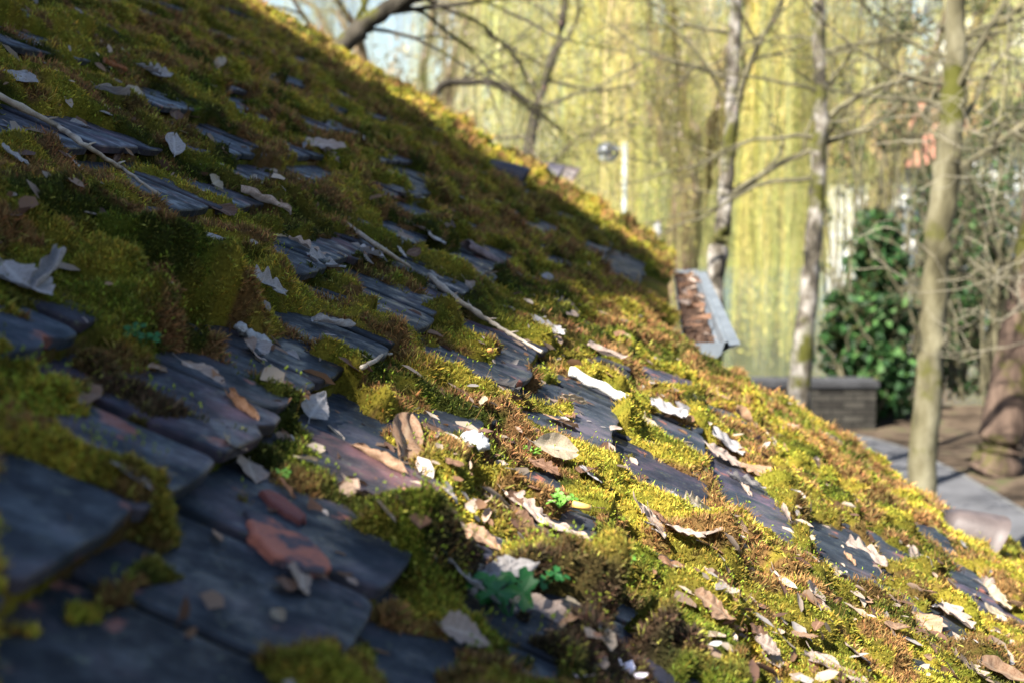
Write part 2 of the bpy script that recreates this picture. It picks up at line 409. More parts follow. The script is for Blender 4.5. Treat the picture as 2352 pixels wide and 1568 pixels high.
# hooded vent tiles standing out of the courses
CLAY = noise_col(mat('hood_clay', rough=.55, spec=.4), [(.055, .043, .040), (.09, .070, .064)], scale=25, bump=.25, bscale=200, dist=.003)[0]
def hood(px, py, ln, r, mt):
    u, v = UV(px, py); mb = MB(); vs = []; fs = []; ns = 14; nl = 5
    for side in (0, 1):
        rr = r - side*.012
        for i in range(nl+1):
            t = i/nl; R_ = rr*(.45+.55*t**.7)
            for k in range(ns+1):
                a = pi*k/ns; 
                x = -math.copysign(abs(cos(a))**.75, cos(a))*R_; z = (sin(a)**.8)*R_*1.05
                vs.append(RP(u - ln*(1-t), v + x, z + .004 + .02*t))
    S_ = (nl+1)*(ns+1)
    for s_ in (0, 1):
        for i in range(nl):
            for k in range(ns):
                q = s_*S_+i*(ns+1)+k; f = (q, q+1, q+ns+2, q+ns+1); fs.append(f if s_ else f[::-1])
    for k in range(ns):
        q = nl*(ns+1)+k; fs.append((q, q+1, q+1+S_, q+S_)); q = k; fs.append((q, q+S_, q+1+S_, q+1))
    mb.add(vs, fs); o = mb.build('vent_hood', mt, shed, True)
    return o
hood(2262, 1270, .14, .078, CLAY)['label'] = 'pinkish brown hood near the lower right corner'
CLAY_SHADED = noise_col(mat('hood_clay_shaded', rough=.5, spec=.45), [(.03, .028, .036), (.05, .044, .052)], scale=25, bump=.25, bscale=200, dist=.003)[0]  # darker bluish clay, painting in the shade on the two upper hoods
hood(1193, 432, .18, .075, CLAY_SHADED); hood(1268, 434, .22, .115, CLAY_SHADED); hood(1312, 424, .2, .10, CLAY)

# gutter with its end caps
ZINC = noise_col(mat('zinc', rough=.45, spec=.5, metal=.55), [(.13, .15, .17), (.25, .28, .31)], scale=9, bump=.1)[0]
def gutter():
    v0 = V_EXT + .10; v1 = 18.6*D; mb = MB(); E = RP(U_EAVE+.012, 0, .012) + HH*.020; hx = HH; z = Vector((0, 0, 1))
    prof = [(-.03, .0), (-.025, -.03), (-.01, -.038), (.105, -.038), (.122, -.028), (.135, .004), (.147, .007), (.150, -.004)]
    prof = [(a*.70, b) for a, b in prof]
    inn = [(a*1.0 + (.003 if a < .04 else -.003), b+.003) for a, b in prof[:6]][::-1]
    P = prof + [(.139, .0)] + inn[1:]; n = len(P); seg = 8; vs = []
    for i in range(seg+1):
        v = v0 + (v1-v0)*i/seg
        for a, b in P: vs.append(E + CC*v + hx*a + z*(b-.004*i/seg))
    fs = [(i*n+k, i*n+(k+1) % n, (i+1)*n+(k+1) % n, (i+1)*n+k) for i in range(seg) for k in range(n)]
    mb.add(vs, fs); g = mb.build('gutter', ZINC, shed)
    for v, s_ in ((v0, -1), (v1, 1)):
        mb = MB(); o = [E + CC*(v+s_*.001) + hx*a + z*b for a, b in prof[:6]]; p = [q + CC*s_*.008 for q in o]
        m_ = 6; mb.add(o+p, [tuple(range(m_)), tuple(range(m_, 2*m_))[::-1]] + [(i, (i+1) % m_, m_+(i+1) % m_, m_+i) for i in range(m_)])
        link('end_cap', mb.mesh('end_cap', ZINC)).parent = g; C.objects[-1].name
        C.objects[-1].matrix_parent_inverse = Matrix.Identity(4)
    mb = MB(); rn = random.Random(8); nv = 60; nw = 7; vs = []
    for i in range(nv+1):
        for k in range(nw+1): vs.append(E + CC*(v0+.012+(v1-v0-.024)*i/nv) + hx*(-.018+.092*k/nw) + z*(-.016+rn.uniform(-.010, .010)-.02*max(0, 1-i/6)))
    mb.add(vs, [(i*(nw+1)+k, i*(nw+1)+k+1, (i+1)*(nw+1)+k+1, (i+1)*(nw+1)+k) for i in range(nv) for k in range(nw)])
    lt = link('leaf_litter', mb.mesh('leaf_litter', noise_col(mat('litter', rough=.95, spec=.1), [(.015, .010, .008), (.07, .04, .025), (.13, .085, .06)], scale=45, bump=.8, bscale=120)[0])); lt.parent = g
    return g, E, v0, v1
gut, GE, gv0, gv1 = gutter()

# ------------------------------------------------------------------ moss
MOSS = tint_mat('moss', .75, .15, transl=.28)
MOSSB = tint_mat('moss_base', .95, .05, vary=.45, vscale=260, bump=.8)
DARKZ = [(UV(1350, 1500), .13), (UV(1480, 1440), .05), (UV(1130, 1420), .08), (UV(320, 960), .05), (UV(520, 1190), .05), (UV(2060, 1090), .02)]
def moss_colour(u, v, n, rnd=0.0):
    a = fbm(u*5, v*6, 31, 3); b = fbm(u*16+3, v*20, 41, 3); c = fbm(u*3, v*3.5, 51, 3)
    d1, i1 = cushions(u + .02*fbm(u*20, v*20, 71, 2), v + .02*fbm(u*20, v*20, 72, 2), .085, 5); d2, i2 = cushions(u, v, .034, 9)
    a = a + (i1-.5)*.22 + (i2-.5)*.10; b = b + (np.mod(i1*7.3, 1)-.5)*.16 + (i2-.5)*.08
    g = np.array([.044, .052, .007]); y = np.array([.30, .242, .030]); br = np.array([.20, .105, .042]); dk = np.array([.040, .040, .009]); lg = np.array([.14, .17, .016])
    t = np.clip((a-.36)/.24, 0, 1)[:, None]; col = g*(1-t) + y*t
    t = np.clip((b-.575+.025*(u > 0))/.07, 0, 1)[:, None]*.9; col = col*(1-t) + br*t
    t = np.clip((c-.58)/.10, 0, .5)[:, None]; col = col*(1-t) + dk*t
    t = np.clip((.36-b)/.06, 0, .45)[:, None]; col = col*(1-t) + lg*t
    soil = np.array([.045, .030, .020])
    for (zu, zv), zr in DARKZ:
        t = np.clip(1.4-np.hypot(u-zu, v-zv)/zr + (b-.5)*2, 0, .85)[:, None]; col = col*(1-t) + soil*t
    return col
def moss_patch(u0, u1, v0, v1, st, name):
    us = np.arange(u0, u1, st); vs = np.arange(v0, v1, st)
    U, V = np.meshgrid(us, vs, indexing='ij'); u = U.ravel() + rg.uniform(-.25, .25, U.size)*st; v = V.ravel() + rg.uniform(-.25, .25, U.size)*st
    h = moss_h(u, v); P = RPn(u, v, tile_h(u, v) + h - .002)
    P = P + np.outer((fbm(u*120, v*120, 77, 2)-.5)*.008, aN)
    x, y, d = project(P)
    ok = (h > -.0125) & (x > -120) & (x < 2480) & (y > -150) & (y < 1720)
    nu, nv = U.shape; idx = np.arange(U.size).reshape(nu, nv)
    q = np.stack([idx[:-1, :-1], idx[1:, :-1], idx[1:, 1:], idx[:-1, 1:]], -1).reshape(-1, 4)
    q = q[ok[q].all(1)]
    used = np.unique(q); re = np.full(U.size, -1); re[used] = np.arange(len(used)); q = re[q]
    col = moss_colour(u[used], v[used], 0)*.45  # base colour cut down, painting deep shade under the blades
    return P[used], q, col
parts = [moss_patch(-1.7, U_LOW, .45, 3.7, .0055, 'a'), moss_patch(-3.25, U_LOW, 3.7, V_END+.20, .012, 'b')]
off = 0; PP = []; QQ = []; CCc = []
for P, q, c in parts: PP.append(P); QQ.append(q+off); CCc.append(c); off += len(P)
moss = empty('moss', RP(-.5, 2), 'thick olive and rust coloured moss cushions growing over the roof tiles', 'moss'); moss['kind'] = 'stuff'
link('cushion', npmesh('cushion', np.concatenate(PP), np.concatenate(QQ), MOSSB, np.concatenate(CCc), True), moss)

def scatter(nraw, vmin, vmax, umin, umax, seed):
    r = np.random.default_rng(seed)
    # density falls with the square of distance
    a = r.random(nraw); v = 1/(1/vmin - a*(1/vmin-1/vmax)); v = v
    u = r.uniform(umin, umax, nraw)
    return u, v, r
BL = {}
def blades(nraw, seed, vmin, vmax, umin, umax, size=1.0):
    r = np.random.default_rng(seed)
    a = r.random(nraw); v = 1/(1/vmin - a*(1/vmin-1/vmax))
    # across: width of view grows with distance -> sample u in view-proportional range
    s = r.random(nraw); lo = np.maximum(umin, -.25 - v*0.62); hi = np.minimum(umax, .10 + v*.42)
    u = lo + s*(hi-lo)
    h = moss_h(u, v); P = RPn(u, v, tile_h(u, v) + h - .003); x, y, d = project(P)
    ok = (h > .0015) & (x > -60) & (x < 2420) & (y > -60) & (y < 1650)
    u, v, h, P, d = u[ok], v[ok], h[ok], P[ok], d[ok]; n = len(u)
    e = .004; gu = (moss_h(u+e, v)-moss_h(u-e, v))/(2*e); gv = (moss_h(u, v+e)-moss_h(u, v-e))/(2*e)
    nr = np.stack([-np.clip(gu, -1.3, 1.3), -np.clip(gv, -1.3, 1.3), np.ones(n)], 1)
    nr = nr[:, :1]*aS + nr[:, 1:2]*aC + nr[:, 2:]*aN; nr /= np.linalg.norm(nr, axis=1)[:, None]
    lean = r.normal(0, .42, (n, 3)) + 0
    dr = nr*1.0 + lean + np.array([0, 0, .35]); dr /= np.linalg.norm(dr, axis=1)[:, None]
    big = np.maximum(1, d/1.7)**.85
    br = fbm(u*16+3, v*20, 41, 3)                     # rusty tufts are longer
    ln = (.0034 + .0038*r.random(n)**1.5 + .005*np.clip((br-.56)/.1, 0, 1))*big*size
    wd = (.0009 + .0008*r.random(n))*big*size
    wd = np.where(d < 1.2, wd*1.5, wd)
    sd = np.cross(dr, r.normal(0, 1, (n, 3))); sd /= np.linalg.norm(sd, axis=1)[:, None]
    b0 = P - sd*wd[:, None]*.5; b1 = P + sd*wd[:, None]*.5
    bend = r.normal(0, .25, (n, 3))*ln[:, None]
    m0 = P + dr*ln[:, None]*.55 - sd*wd[:, None]*.55; m1 = m0 + sd*wd[:, None]*1.1
    tp = P + dr*ln[:, None] + bend
    co_ = np.stack([b0, b1, m1, m0, tp], 1).reshape(-1, 3)
    i = np.arange(n)*5
    tri = np.concatenate([np.stack([i, i+1, i+2], 1), np.stack([i, i+2, i+3], 1), np.stack([i+3, i+2, i+4], 1)])
    c = moss_colour(u, v, 0); k = np.exp(r.normal(0, .33, n))[:, None]; hue = r.normal(0, .12, n)
    c = c*k; c[:, 0] *= 1+hue; c[:, 1] *= 1-hue*.4
    hot = r.random(n) < .05; c[hot] = np.array([.26, .25, .05])*k[hot]
    col = np.repeat(c[:, None, :], 5, 1); col[:, :2] *= .45; col[:, 4] *= 1.75  # brown roots and pale tips, exaggerated to paint shade between the shoots
    return co_, tri, col.reshape(-1, 3), n
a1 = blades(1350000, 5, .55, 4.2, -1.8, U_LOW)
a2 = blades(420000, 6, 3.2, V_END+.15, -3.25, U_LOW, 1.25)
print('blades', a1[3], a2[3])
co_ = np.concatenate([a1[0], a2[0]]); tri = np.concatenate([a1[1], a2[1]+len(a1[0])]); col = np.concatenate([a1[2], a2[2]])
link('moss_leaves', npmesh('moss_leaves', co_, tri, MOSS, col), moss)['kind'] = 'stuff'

# spore capsules: pale green drops on thin stalks, in loose companies
def capsules(n, seed):
    r = np.random.default_rng(seed); v = 1/(1/.8 - r.random(n)*(1/.8-1/4.5)); u = -.3 - v*.6 + r.random(n)*(v*1.05+.4)
    a = fbm(u*9+50, v*9, 91, 3); h = moss_h(u, v)
    ok = (h > .002) & (a > .60) & (u < U_LOW-.1); u, v, h = u[ok], v[ok], h[ok]; n = len(u)
    P = RPn(u, v, tile_h(u, v)+h); d = np.maximum(1, v/1.8)
    up = aN*.5 + np.array([0, 0, .7]) + r.normal(0, .22, (n, 3)); up /= np.linalg.norm(up, axis=1)[:, None]
    st = (.009+.010*r.random(n)); T = P + up*st[:, None]
    ax = up*.75 + r.normal(0, .35, (n, 3)); ax /= np.linalg.norm(ax, axis=1)[:, None]; cl = (.0042+.002*r.random(n))*d**.5; cw = .0009*d**.5
    s1 = np.cross(ax, [1., .2, .3]); s1 /= np.linalg.norm(s1, axis=1)[:, None]; s2 = np.cross(ax, s1)
    M_ = T + ax*cl[:, None]*.45; E_ = T + ax*cl[:, None]
    w_ = np.asarray(cw)[:, None]*np.ones((n, 1)); sw = .00035*d[:, None]
    vs = np.stack([P-s1*sw, P+s1*sw, T+s1*sw, T-s1*sw, T, M_+s1*w_, M_+s2*w_, M_-s1*w_, M_-s2*w_, E_], 1).reshape(-1, 3)
    i = np.arange(n)*10
    fl = [(0,1,2),(0,2,3)] + [(4,5+k,5+(k+1) % 4) for k in range(4)] + [(9,5+(k+1) % 4,5+k) for k in range(4)]
    tri = np.concatenate([np.stack([i+a_, i+b_, i+c_], 1) for a_, b_, c_ in fl])
    c = np.zeros((n, 10, 3)); c[:, :4] = (.16, .09, .03); c[:, 4:] = (np.array([.20, .26, .025])*np.exp(r.normal(0, .25, n))[:, None])[:, None, :]
    return vs, tri, c.reshape(-1, 3)
cv, ct, cc_ = capsules(20000, 12)
link('spore_capsules', npmesh('spore_capsules', cv, ct, MOSS, cc_), moss)['kind'] = 'stuff'

# ------------------------------------------------------------------ added wall out of view, its top edge cut to throw the wanted shade
SCREENW = noise_col(mat('shade_screen_render', rough=.9), [(.34, .30, .24), (.46, .41, .33)], scale=2, bump=.2)[0]
ROOFR = noise_col(mat('shade_screen_roof', rough=.8), [(.07, .035, .03), (.14, .07, .05)], scale=4, bump=.3)[0]
SL = -aS*0 + np.array(SUN)
def caster(name, uvs, hz, label, cat):
    # vertical wall plane facing the sun, hz metres away horizontally
    sh = Vector((SUN.x, SUN.y, 0)).normalized(); q0 = RP(0, 1.2) + sh*hz; top = []
    for u, v in uvs:
        p = RP(u, v); t = (q0-p).dot(sh)/SUN.dot(sh); top.append(p + SUN*t)
    return sh, top
sh, top = caster('x', [(-3.6, 7.0), (-.9, 6.9), (.36, 6.88), (.36, 4.3), (.18, 3.9), (.07, 3.1), (-.01, 2.45), (-.02, 2.05), (-.045, 1.75), (-.09, 1.5), (-.11, 1.35), (-.145, 1.25), (-.07, 1.17), (0, 1.15), (.06, 1.19), (.12, 1.27), (.19, 1.26), (.24, 1.21), (.28, 1.13), (1.6, 1.1)], 8.0, '', '')
top = [Vector((top[0].x, top[0].y, 0))] + top + [Vector((top[-1].x, top[-1].y, 0))]
#@@SHADE
def house(pts, thick):  # extrudes the added shade screen, not a known house
    t = empty('added_shade_screen', (pts[0].x, pts[0].y, 0), 'tall added shade screen beside the shed, out of view, cut to its shadow', 'house')
    mb = MB(); n = len(pts); back = [p + sh*thick for p in pts]
    mb.add(pts+back, [tuple(range(n)), tuple(range(n, 2*n))[::-1]] + [(i, n+i, n+(i+1) % n, (i+1) % n) for i in range(n)])
    mb.build('wall', SCREENW, t)
house(top, .25)

# ------------------------------------------------------------------ ground, water, path
GRASS = noise_col(mat('ground_soil', rough=.95, spec=.1), [(.016, .012, .008), (.045, .032, .021), (.085, .062, .042), (.045, .06, .018)], scale=2.2, bump=.5, bscale=30, dist=.03)[0]
mb = MB(); mb.add([(-150, -30, 0), (150, -30, 0), (150, 18.6, 0), (6.2, 18.4, 0), (5.5, 18.0, 0), (-2, 18.2, 0), (-150, 18.6, 0)], [(0,1,2,3,4,5,6)])
mb.add([(-150, 18.6, 0), (-2, 18.2, 0), (5.5, 18, 0), (6.2, 18.4, 0), (150, 18.6, 0), (150, 21, -1.3), (-150, 21, -1.3)], [(0,1,2,3,4,5,6)])
tag(mb.build('ground', GRASS), kind='structure')
WATER = noise_col(mat('river_water', rough=.08, spec=.5), [(.03, .04, .02), (.05, .055, .03)], scale=1, bump=.25, bscale=3, dist=.05)[0]
mb = MB(); mb.add([(-300, 19, -1.0), (300, 19, -1.0), (300, 62, -1.0), (-300, 62, -1.0)], [(0,1,2,3)]); tag(mb.build('river', WATER), kind='structure')
BANK = noise_col(mat('far_bank_grass', rough=.95, spec=.1), [(.05, .055, .02), (.10, .11, .035), (.09, .07, .04)], scale=.25, bump=.4, dist=.2)[0]
mb = MB(); gx = np.linspace(-320, 320, 60); gy = np.linspace(60, 420, 30); vs = []
for j, y in enumerate(gy):
    for i, x in enumerate(gx):
        t = (y-60)/360; vs.append((x, y, -1.2 + 1.4*min(1, (y-60)/6) + (8 + 20*min(1, max(0, (x-10)/25)))*max(0, t-.12)*(.4+.6*float(fbm(np.array([x*.01+4]), np.array([y*.008]), 5)[0])*1.2)*(1 if x > -30 else max(.15, 1+(x+30)/120))))
mb.add(vs, [(j*60+i, j*60+i+1, (j+1)*60+i+1, (j+1)*60+i) for j in range(29) for i in range(59)])
tag(mb.build('hillside', BANK, smooth=True), kind='structure')
ASPH = noise_col(mat('asphalt', rough=.85, spec=.3), [(.05, .05, .053), (.09, .09, .095)], scale=2.5, bump=.3, bscale=220, dist=.004)[0]
mb = MB(); pe = [(4.66, -5), (4.62, 8), (4.58, 12), (4.5, 14), (4.35, 15.3), (4.1, 16.0), (3.9, 16.3)]; pi_ = [(2.2, -5), (2.2, 8), (2.2, 12), (2.1, 14), (1.9, 15.3), (1.7, 16.0), (1.6, 16.3)]
mb.add([(x, y, .004) for x, y in pe] + [(x, y, .004) for x, y in pi_], [(i, i+7, i+8, i+1) for i in range(6)])
tag(mb.build('path', ASPH), kind='structure')
KERB = noise_col(mat('kerb_stone', rough=.85), [(.07, .07, .07), (.12, .12, .115)], scale=6, bump=.3)[0]
mb = MB(); vs = []
for i, (x, y) in enumerate(pe):
    a = Vector(pe[max(i-1, 0)]); b = Vector(pe[min(i+1, 6)]); d = (b-a).normalized(); nx = Vector((d.y, -d.x))
    for o_, z in ((0, -.02), (0, .010), (.05, .010), (.05, -.02)): vs.append((x+nx.x*o_, y+nx.y*o_, z))
mb.add(vs, [(i*4+k, (i+1)*4+k, (i+1)*4+k+1, i*4+k+1) for i in range(6) for k in range(3)])
tag(mb.build('kerb', KERB), kind='structure')

# low stone wall at the water, tree shade darkened into its stone colours
STONE = mat('wall_stone', rough=.9, spec=.2); b = STONE.node_tree.nodes['Principled BSDF']
tc = N(STONE, 'ShaderNodeTexCoord'); br = N(STONE, 'ShaderNodeTexBrick', Scale=1.0); mp = N(STONE, 'ShaderNodeMapping'); mp.inputs['Rotation'].default_value = (pi/2, 0, 0)
br.inputs['Brick Width'].default_value = .27; br.inputs['Row Height'].default_value = .083; br.inputs['Mortar Size'].default_value = .012
br.inputs['Color1'].default_value = (.018, .016, .013, 1); br.inputs['Color2'].default_value = (.055, .05, .04, 1); br.inputs['Mortar'].default_value = (.014, .013, .011, 1)
L(STONE, tc.outputs['Object'], mp.inputs[0]); L(STONE, mp.outputs[0], br.inputs['Vector']); L(STONE, br.outputs[0], b.inputs['Base Color'])
CAP = noise_col(mat('coping_stone', rough=.9), [(.018, .018, .019), (.045, .045, .048)], scale=5, bump=.3)[0]
wl = empty('retaining_wall', (3.5, 17.4, 0), 'low grey stone wall with flat coping between the path and the water', 'wall')
A = G(2010, 985); B = G(1700, 965)
ang = Vector((1, .0, 0)); mb = MB(); x1 = A.x
mb.box((-6, A.y, -.1), (x1+6, 0, 0), (0, .38, 0), (0, 0, .60)); mb.build('stonework', STONE, wl)
mb = MB(); mb.box((-6.03, A.y-.03, .503), (x1+6.06, 0, 0), (0, .44, 0), (0, 0, .07)); mb.build('coping', CAP, wl)

# ------------------------------------------------------------------ trees
def bark(name, cols, scale=6, stretch=(1, 1, .35), moss=.5, mosscol=(.055, .055, .010), pos=None):
    m, cr, mp = noise_col(mat(name, rough=.9, spec=.15), cols, scale=scale, stretch=stretch, bump=.8, bscale=scale*4, dist=.02, pos=pos)
    b = m.node_tree.nodes['Principled BSDF']
    n2 = N(m, 'ShaderNodeTexNoise', Scale=1.7, Detail=5, Roughness=.65); tc = N(m, 'ShaderNodeTexCoord'); L(m, tc.outputs['Object'], n2.inputs['Vector'])
    r = N(m, 'ShaderNodeValToRGB'); L(m, n2.outputs['Fac'], r.inputs[0]); e = r.color_ramp.elements
    e[0].position = moss; e[0].color = (0, 0, 0, 1); e[1].position = moss+.07; e[1].color = (1, 1, 1, 1)
    mx = N(m, 'ShaderNodeMix', _data_type='RGBA'); L(m, r.outputs[0], mx.inputs[0]); L(m, cr.outputs[0], mx.inputs[6]); mx.inputs[7].default_value = (*mosscol, 1)
    L(m, mx.outputs[2], b.inputs['Base Color']); return m
BARK_L = bark('pale_bark', [(.025, .022, .016), (.085, .072, .055), (.27, .25, .22)], 9, stretch=(1, 1, .6), moss=.53, pos=[.36, .47, .62])
BARK_G = bark('green_grey_bark', [(.030, .026, .013), (.085, .075, .042), (.17, .155, .10)], 5, moss=.53, pos=[.30, .45, .62])
BARK_D = bark('dark_bark', [(.02, .017, .012), (.07, .06, .045)], 8, moss=.52)
BARK_B = bark('brown_bark', [(.025, .016, .012), (.12, .082, .06)], 9, stretch=(1, 1, .18), moss=.52)
BARK_W = bark('willow_bark', [(.06, .04, .028), (.20, .145, .09)], 6, moss=.6)
TWIG = noise_col(mat('twig_bark', rough=.85), [(.045, .040, .022), (.13, .115, .065)], scale=9)[0]
TWIGP = noise_col(mat('pale_twig', rough=.8), [(.11, .095, .065), (.22, .20, .14)], scale=9)[0]
LEAFM = tint_mat('foliage', .6, .3, transl=.35)
def lerp_path(pts, n, jit, r):
    pts = [Vector(p) for p in pts]; out = []
    for i in range(len(pts)-1):
        for k in range(n):
            t = k/n; p0 = pts[max(i-1, 0)]; p1 = pts[i]; p2 = pts[i+1]; p3 = pts[min(i+2, len(pts)-1)]
            q = .5*((2*p1)+(-p0+p2)*t+(2*p0-5*p1+4*p2-p3)*t*t+(-p0+3*p1-3*p2+p3)*t**3)
            out.append(q + Vector((r.gauss(0, jit), r.gauss(0, jit), r.gauss(0, jit*.5))))
    return out + [pts[-1]]
def grow(mb, p, d, ln, rad, lev, r, tips, droop=0.0, up=0.0, wig=.17, kids=(4, 6), sides=5, shrink=.62):
    n = max(4, int(ln/.18)) if lev > 0 else 5; n = min(n, 12); pts = [p.copy()]; rr = [rad]; d = d.normalized(); st = ln/n
    for i in range(n):
        d = (d + Vector((r.gauss(0, wig), r.gauss(0, wig), r.gauss(0, wig) - droop + up))).normalized(); p = p + d*st; pts.append(p.copy())
        t = (i+1)/n; rr.append(max(rad*(1-t*.75), .0022))
        if lev > 0 and i > 0 and r.random() < (kids[0]+kids[1])/2/n:
            q = Vector((r.gauss(0, 1), r.gauss(0, 1), r.gauss(0, .8))); q = (d*.7 + (q - d*q.dot(d)).normalized()*.9)
            grow(mb, p.copy(), q, ln*shrink*r.uniform(.6, 1.1), rr[-1]*.62, lev-1, r, tips, droop, up, wig, kids, sides, shrink)
    mb.tube(pts, rr, sides if lev > 0 else 3, False); tips.append((p.copy(), d.copy()))
    if lev == 0: tips.append((pts[len(pts)//2], d.copy()))
def buds(tips, r, n, size, cols, spread=.06):
    m = len(tips)*n; base = np.array([tuple(t[0]) for t in tips]).repeat(n, 0); P = base + rg.normal(0, spread, (m, 3))
    return leafcards(P, size, cols)
def leafcards(P, size, cols, flat=None, ratio=.55):
    m = len(P); a = rg.normal(0, 1, (m, 3)); a /= np.linalg.norm(a, axis=1)[:, None]
    b = np.cross(a, rg.normal(0, 1, (m, 3))); b /= np.linalg.norm(b, axis=1)[:, None]
    s = (size*rg.uniform(.6, 1.4, m))[:, None]; c = np.cross(a, b)*s*.15
    v = np.stack([P - a*s*.5, P + b*s*ratio*.5 + c, P + a*s*.5, P - b*s*ratio*.5 + c], 1).reshape(-1, 3)
    i = np.arange(m)*4; f = np.concatenate([np.stack([i, i+1, i+2], 1), np.stack([i, i+2, i+3], 1)])
    cols = np.array(cols); cc = cols[rg.integers(0, len(cols), m)]*np.exp(rg.normal(0, .22, (m, 1)))
    return v, f, np.repeat(cc, 4, 0)
def join(ls):
    off = 0; V_ = []; F_ = []; C_ = []
    for v, f, c in ls: V_.append(v); F_.append(f+off); C_.append(c); off += len(v)
    return np.concatenate(V_), np.concatenate(F_), np.concatenate(C_)
def attach(o, root): o.parent = root; o.matrix_parent_inverse = Matrix.Translation(-root.location)
def tree(name, label, path, rad, barkm, limbs, seed, lev=3, twigm=TWIG, bud=None, **kw):
    r = random.Random(seed); base = path[0]
    t = empty(name, (base.x, base.y, base.z), label, 'tree')
    pts = lerp_path(path, 6, min(rad[0]*.06, .006), r); n = len(pts)
    rr = [float(np.interp(i/(n-1), np.linspace(0, 1, len(rad)), rad))*(1+r.gauss(0, .035 if rad[0] < .2 else .008) + (.16 if r.random() < .07 and rad[0] < .2 else 0)) for i in range(n)]; rr[0] *= 1.2
    mb = MB(); mb.tube(pts, rr, 14); mb.build('trunk', barkm, t, True)
    mb = MB(); tips = []
    for f, d, ln, rd in limbs:
        p = pts[min(int(f*(n-1)), n-1)]; grow(mb, p, Vector(d), ln*.9, rd*.72, lev, r, tips, **kw)
    mb.build('branches', twigm, t, False)
    if bud and tips:
        v, f, c = buds(tips, r, *bud); b_ = link('buds', npmesh('buds', v, f, LEAFM, c)); attach(b_, t); b_['kind'] = 'stuff'
    return t
# two pale barked trees behind the gutter
def gp(x, y, d): return W(x, y, d)
d1 = 12.5
def base_at(x, y, d): p = W(x, y, d); return Vector((p.x, p.y, 0))
PINK = [(.40, .20, .20), (.20, .18, .05), (.10, .09, .03), (.14, .12, .03)]
p1 = [Vector((W(1625, 700, d1).x, W(1625, 700, d1).y, 0)), gp(1643, 660, d1), gp(1660, 520, d1), gp(1672, 400, d1), gp(1682, 220, d1), gp(1692, 0, d1), gp(1700, -260, d1)]
tree('lichen_barked_tree', 'slim pale mottled tree rising right behind the far gutter corner, forked near the top', p1, [.10, .085, .075, .065, .06, .055, .045], BARK_L,
     [(.42, (.9, -.2, .75), 2.6, .05), (.45, (.8, .3, .4), 1.9, .03), (.62, (.35, 0, 1), 2.4, .05), (.66, (-.8, 0, .5), 1.5, .03), (.70, (-.9, .3, .4), 1.6, .028), (.75, (.9, .2, .3), 1.5, .024),
      (.8, (-.8, -.3, .5), 1.5, .03), (.84, (-.9, .1, .3), 1.5, .026), (.86, (.9, 0, .4), 1.3, .02), (.92, (-.7, 0, .6), 1.2, .02), (.95, (.7, 0, .6), 1.2, .02)], 3, bud=(3, .018, PINK))
d2 = 12.0
p2 = [Vector((W(1835, 930, d2).x, W(1835, 930, d2).y, 0)), gp(1840, 880, d2), gp(1858, 660, d2), gp(1878, 440, d2), gp(1884, 250, d2), gp(1880, 0, d2), gp(1882, -260, d2)]
tree('lichen_barked_tree', 'slim pale mottled tree standing in front of the low stone wall', p2, [.10, .092, .08, .068, .058, .048, .04], BARK_L,
     [(.55, (-.9, .2, -.1), 2.2, .03), (.62, (-.9, 0, .3), 2.0, .03), (.66, (.7, 0, .8), 2.6, .045), (.70, (.9, .2, .5), 1.8, .026), (.72, (-.9, -.3, .2), 1.8, .024), (.76, (.9, -.1, .5), 2.0, .03),
      (.80, (-.9, .2, .2), 1.4, .02), (.84, (.8, .2, .6), 1.5, .022), (.9, (-.8, 0, .4), 1.3, .02), (.95, (.8, -.3, .4), 1.3, .02)], 9, bud=(3, .018, PINK))
d3 = 10.2
p3 = [Vector((W(2115, 1130, d3).x, W(2115, 1130, d3).y, 0)), gp(2117, 1110, d3), gp(2135, 860, d3), gp(2150, 640, d3), gp(2168, 440, d3), gp(2185, 280, d3), gp(2195, 100, d3), gp(2200, -200, d3)]
tree('smooth_barked_tree', 'straight olive grey tree with smooth bark standing beside the path', p3, [.112, .104, .094, .090, .10, .092, .075, .06], BARK_G,
     [(.60, (.9, -.1, .7), 1.7, .038), (.66, (-.6, .2, .5), 1.2, .02), (.70, (.8, .3, .7), 1.6, .03), (.75, (-.8, -.2, .5), 1.4, .03), (.78, (.3, -.4, .9), 1.8, .04), (.84, (-.9, .3, .4), 1.3, .024), (.88, (.9, 0, .4), 1.3, .02),
      (.93, (-.6, .2, .7), 1.2, .02), (.8, (-.9, 0, .3), 1.7, .03), (.86, (.7, -.4, .6), 1.4, .026)], 21, bud=(3, .014, [(.30, .30, .10), (.2, .22, .07)]))
d4 = 14.4
p4 = [G(2288, 1085), gp(2296, 1030, d4), gp(2328, 850, d4), gp(2365, 650, d4), gp(2400, 400, d4), gp(2420, 100, d4)]
tree('thick_trunked_tree', 'broad brown leaning trunk with ivy and moss on its left side at the right edge', p4, [.27, .24, .21, .19, .17, .15], BARK_B,
     [(.5, (-.8, 0, .6), 2.2, .05), (.6, (-.6, -.3, .6), 2.0, .05), (.7, (-.8, .2, .3), 2.2, .04), (.85, (-.9, 0, .5), 1.8, .04)], 33, bud=(2, .016, [(.2, .2, .07)]))
d5 = 9.5
p5 = [Vector((W(520, 600, d5).x, d5, 0)), gp(560, 420, d5), gp(690, 200, d5), gp(800, 95, d5), gp(860, 40, d5), gp(960, -10, d5), gp(1150, -60, d5)]
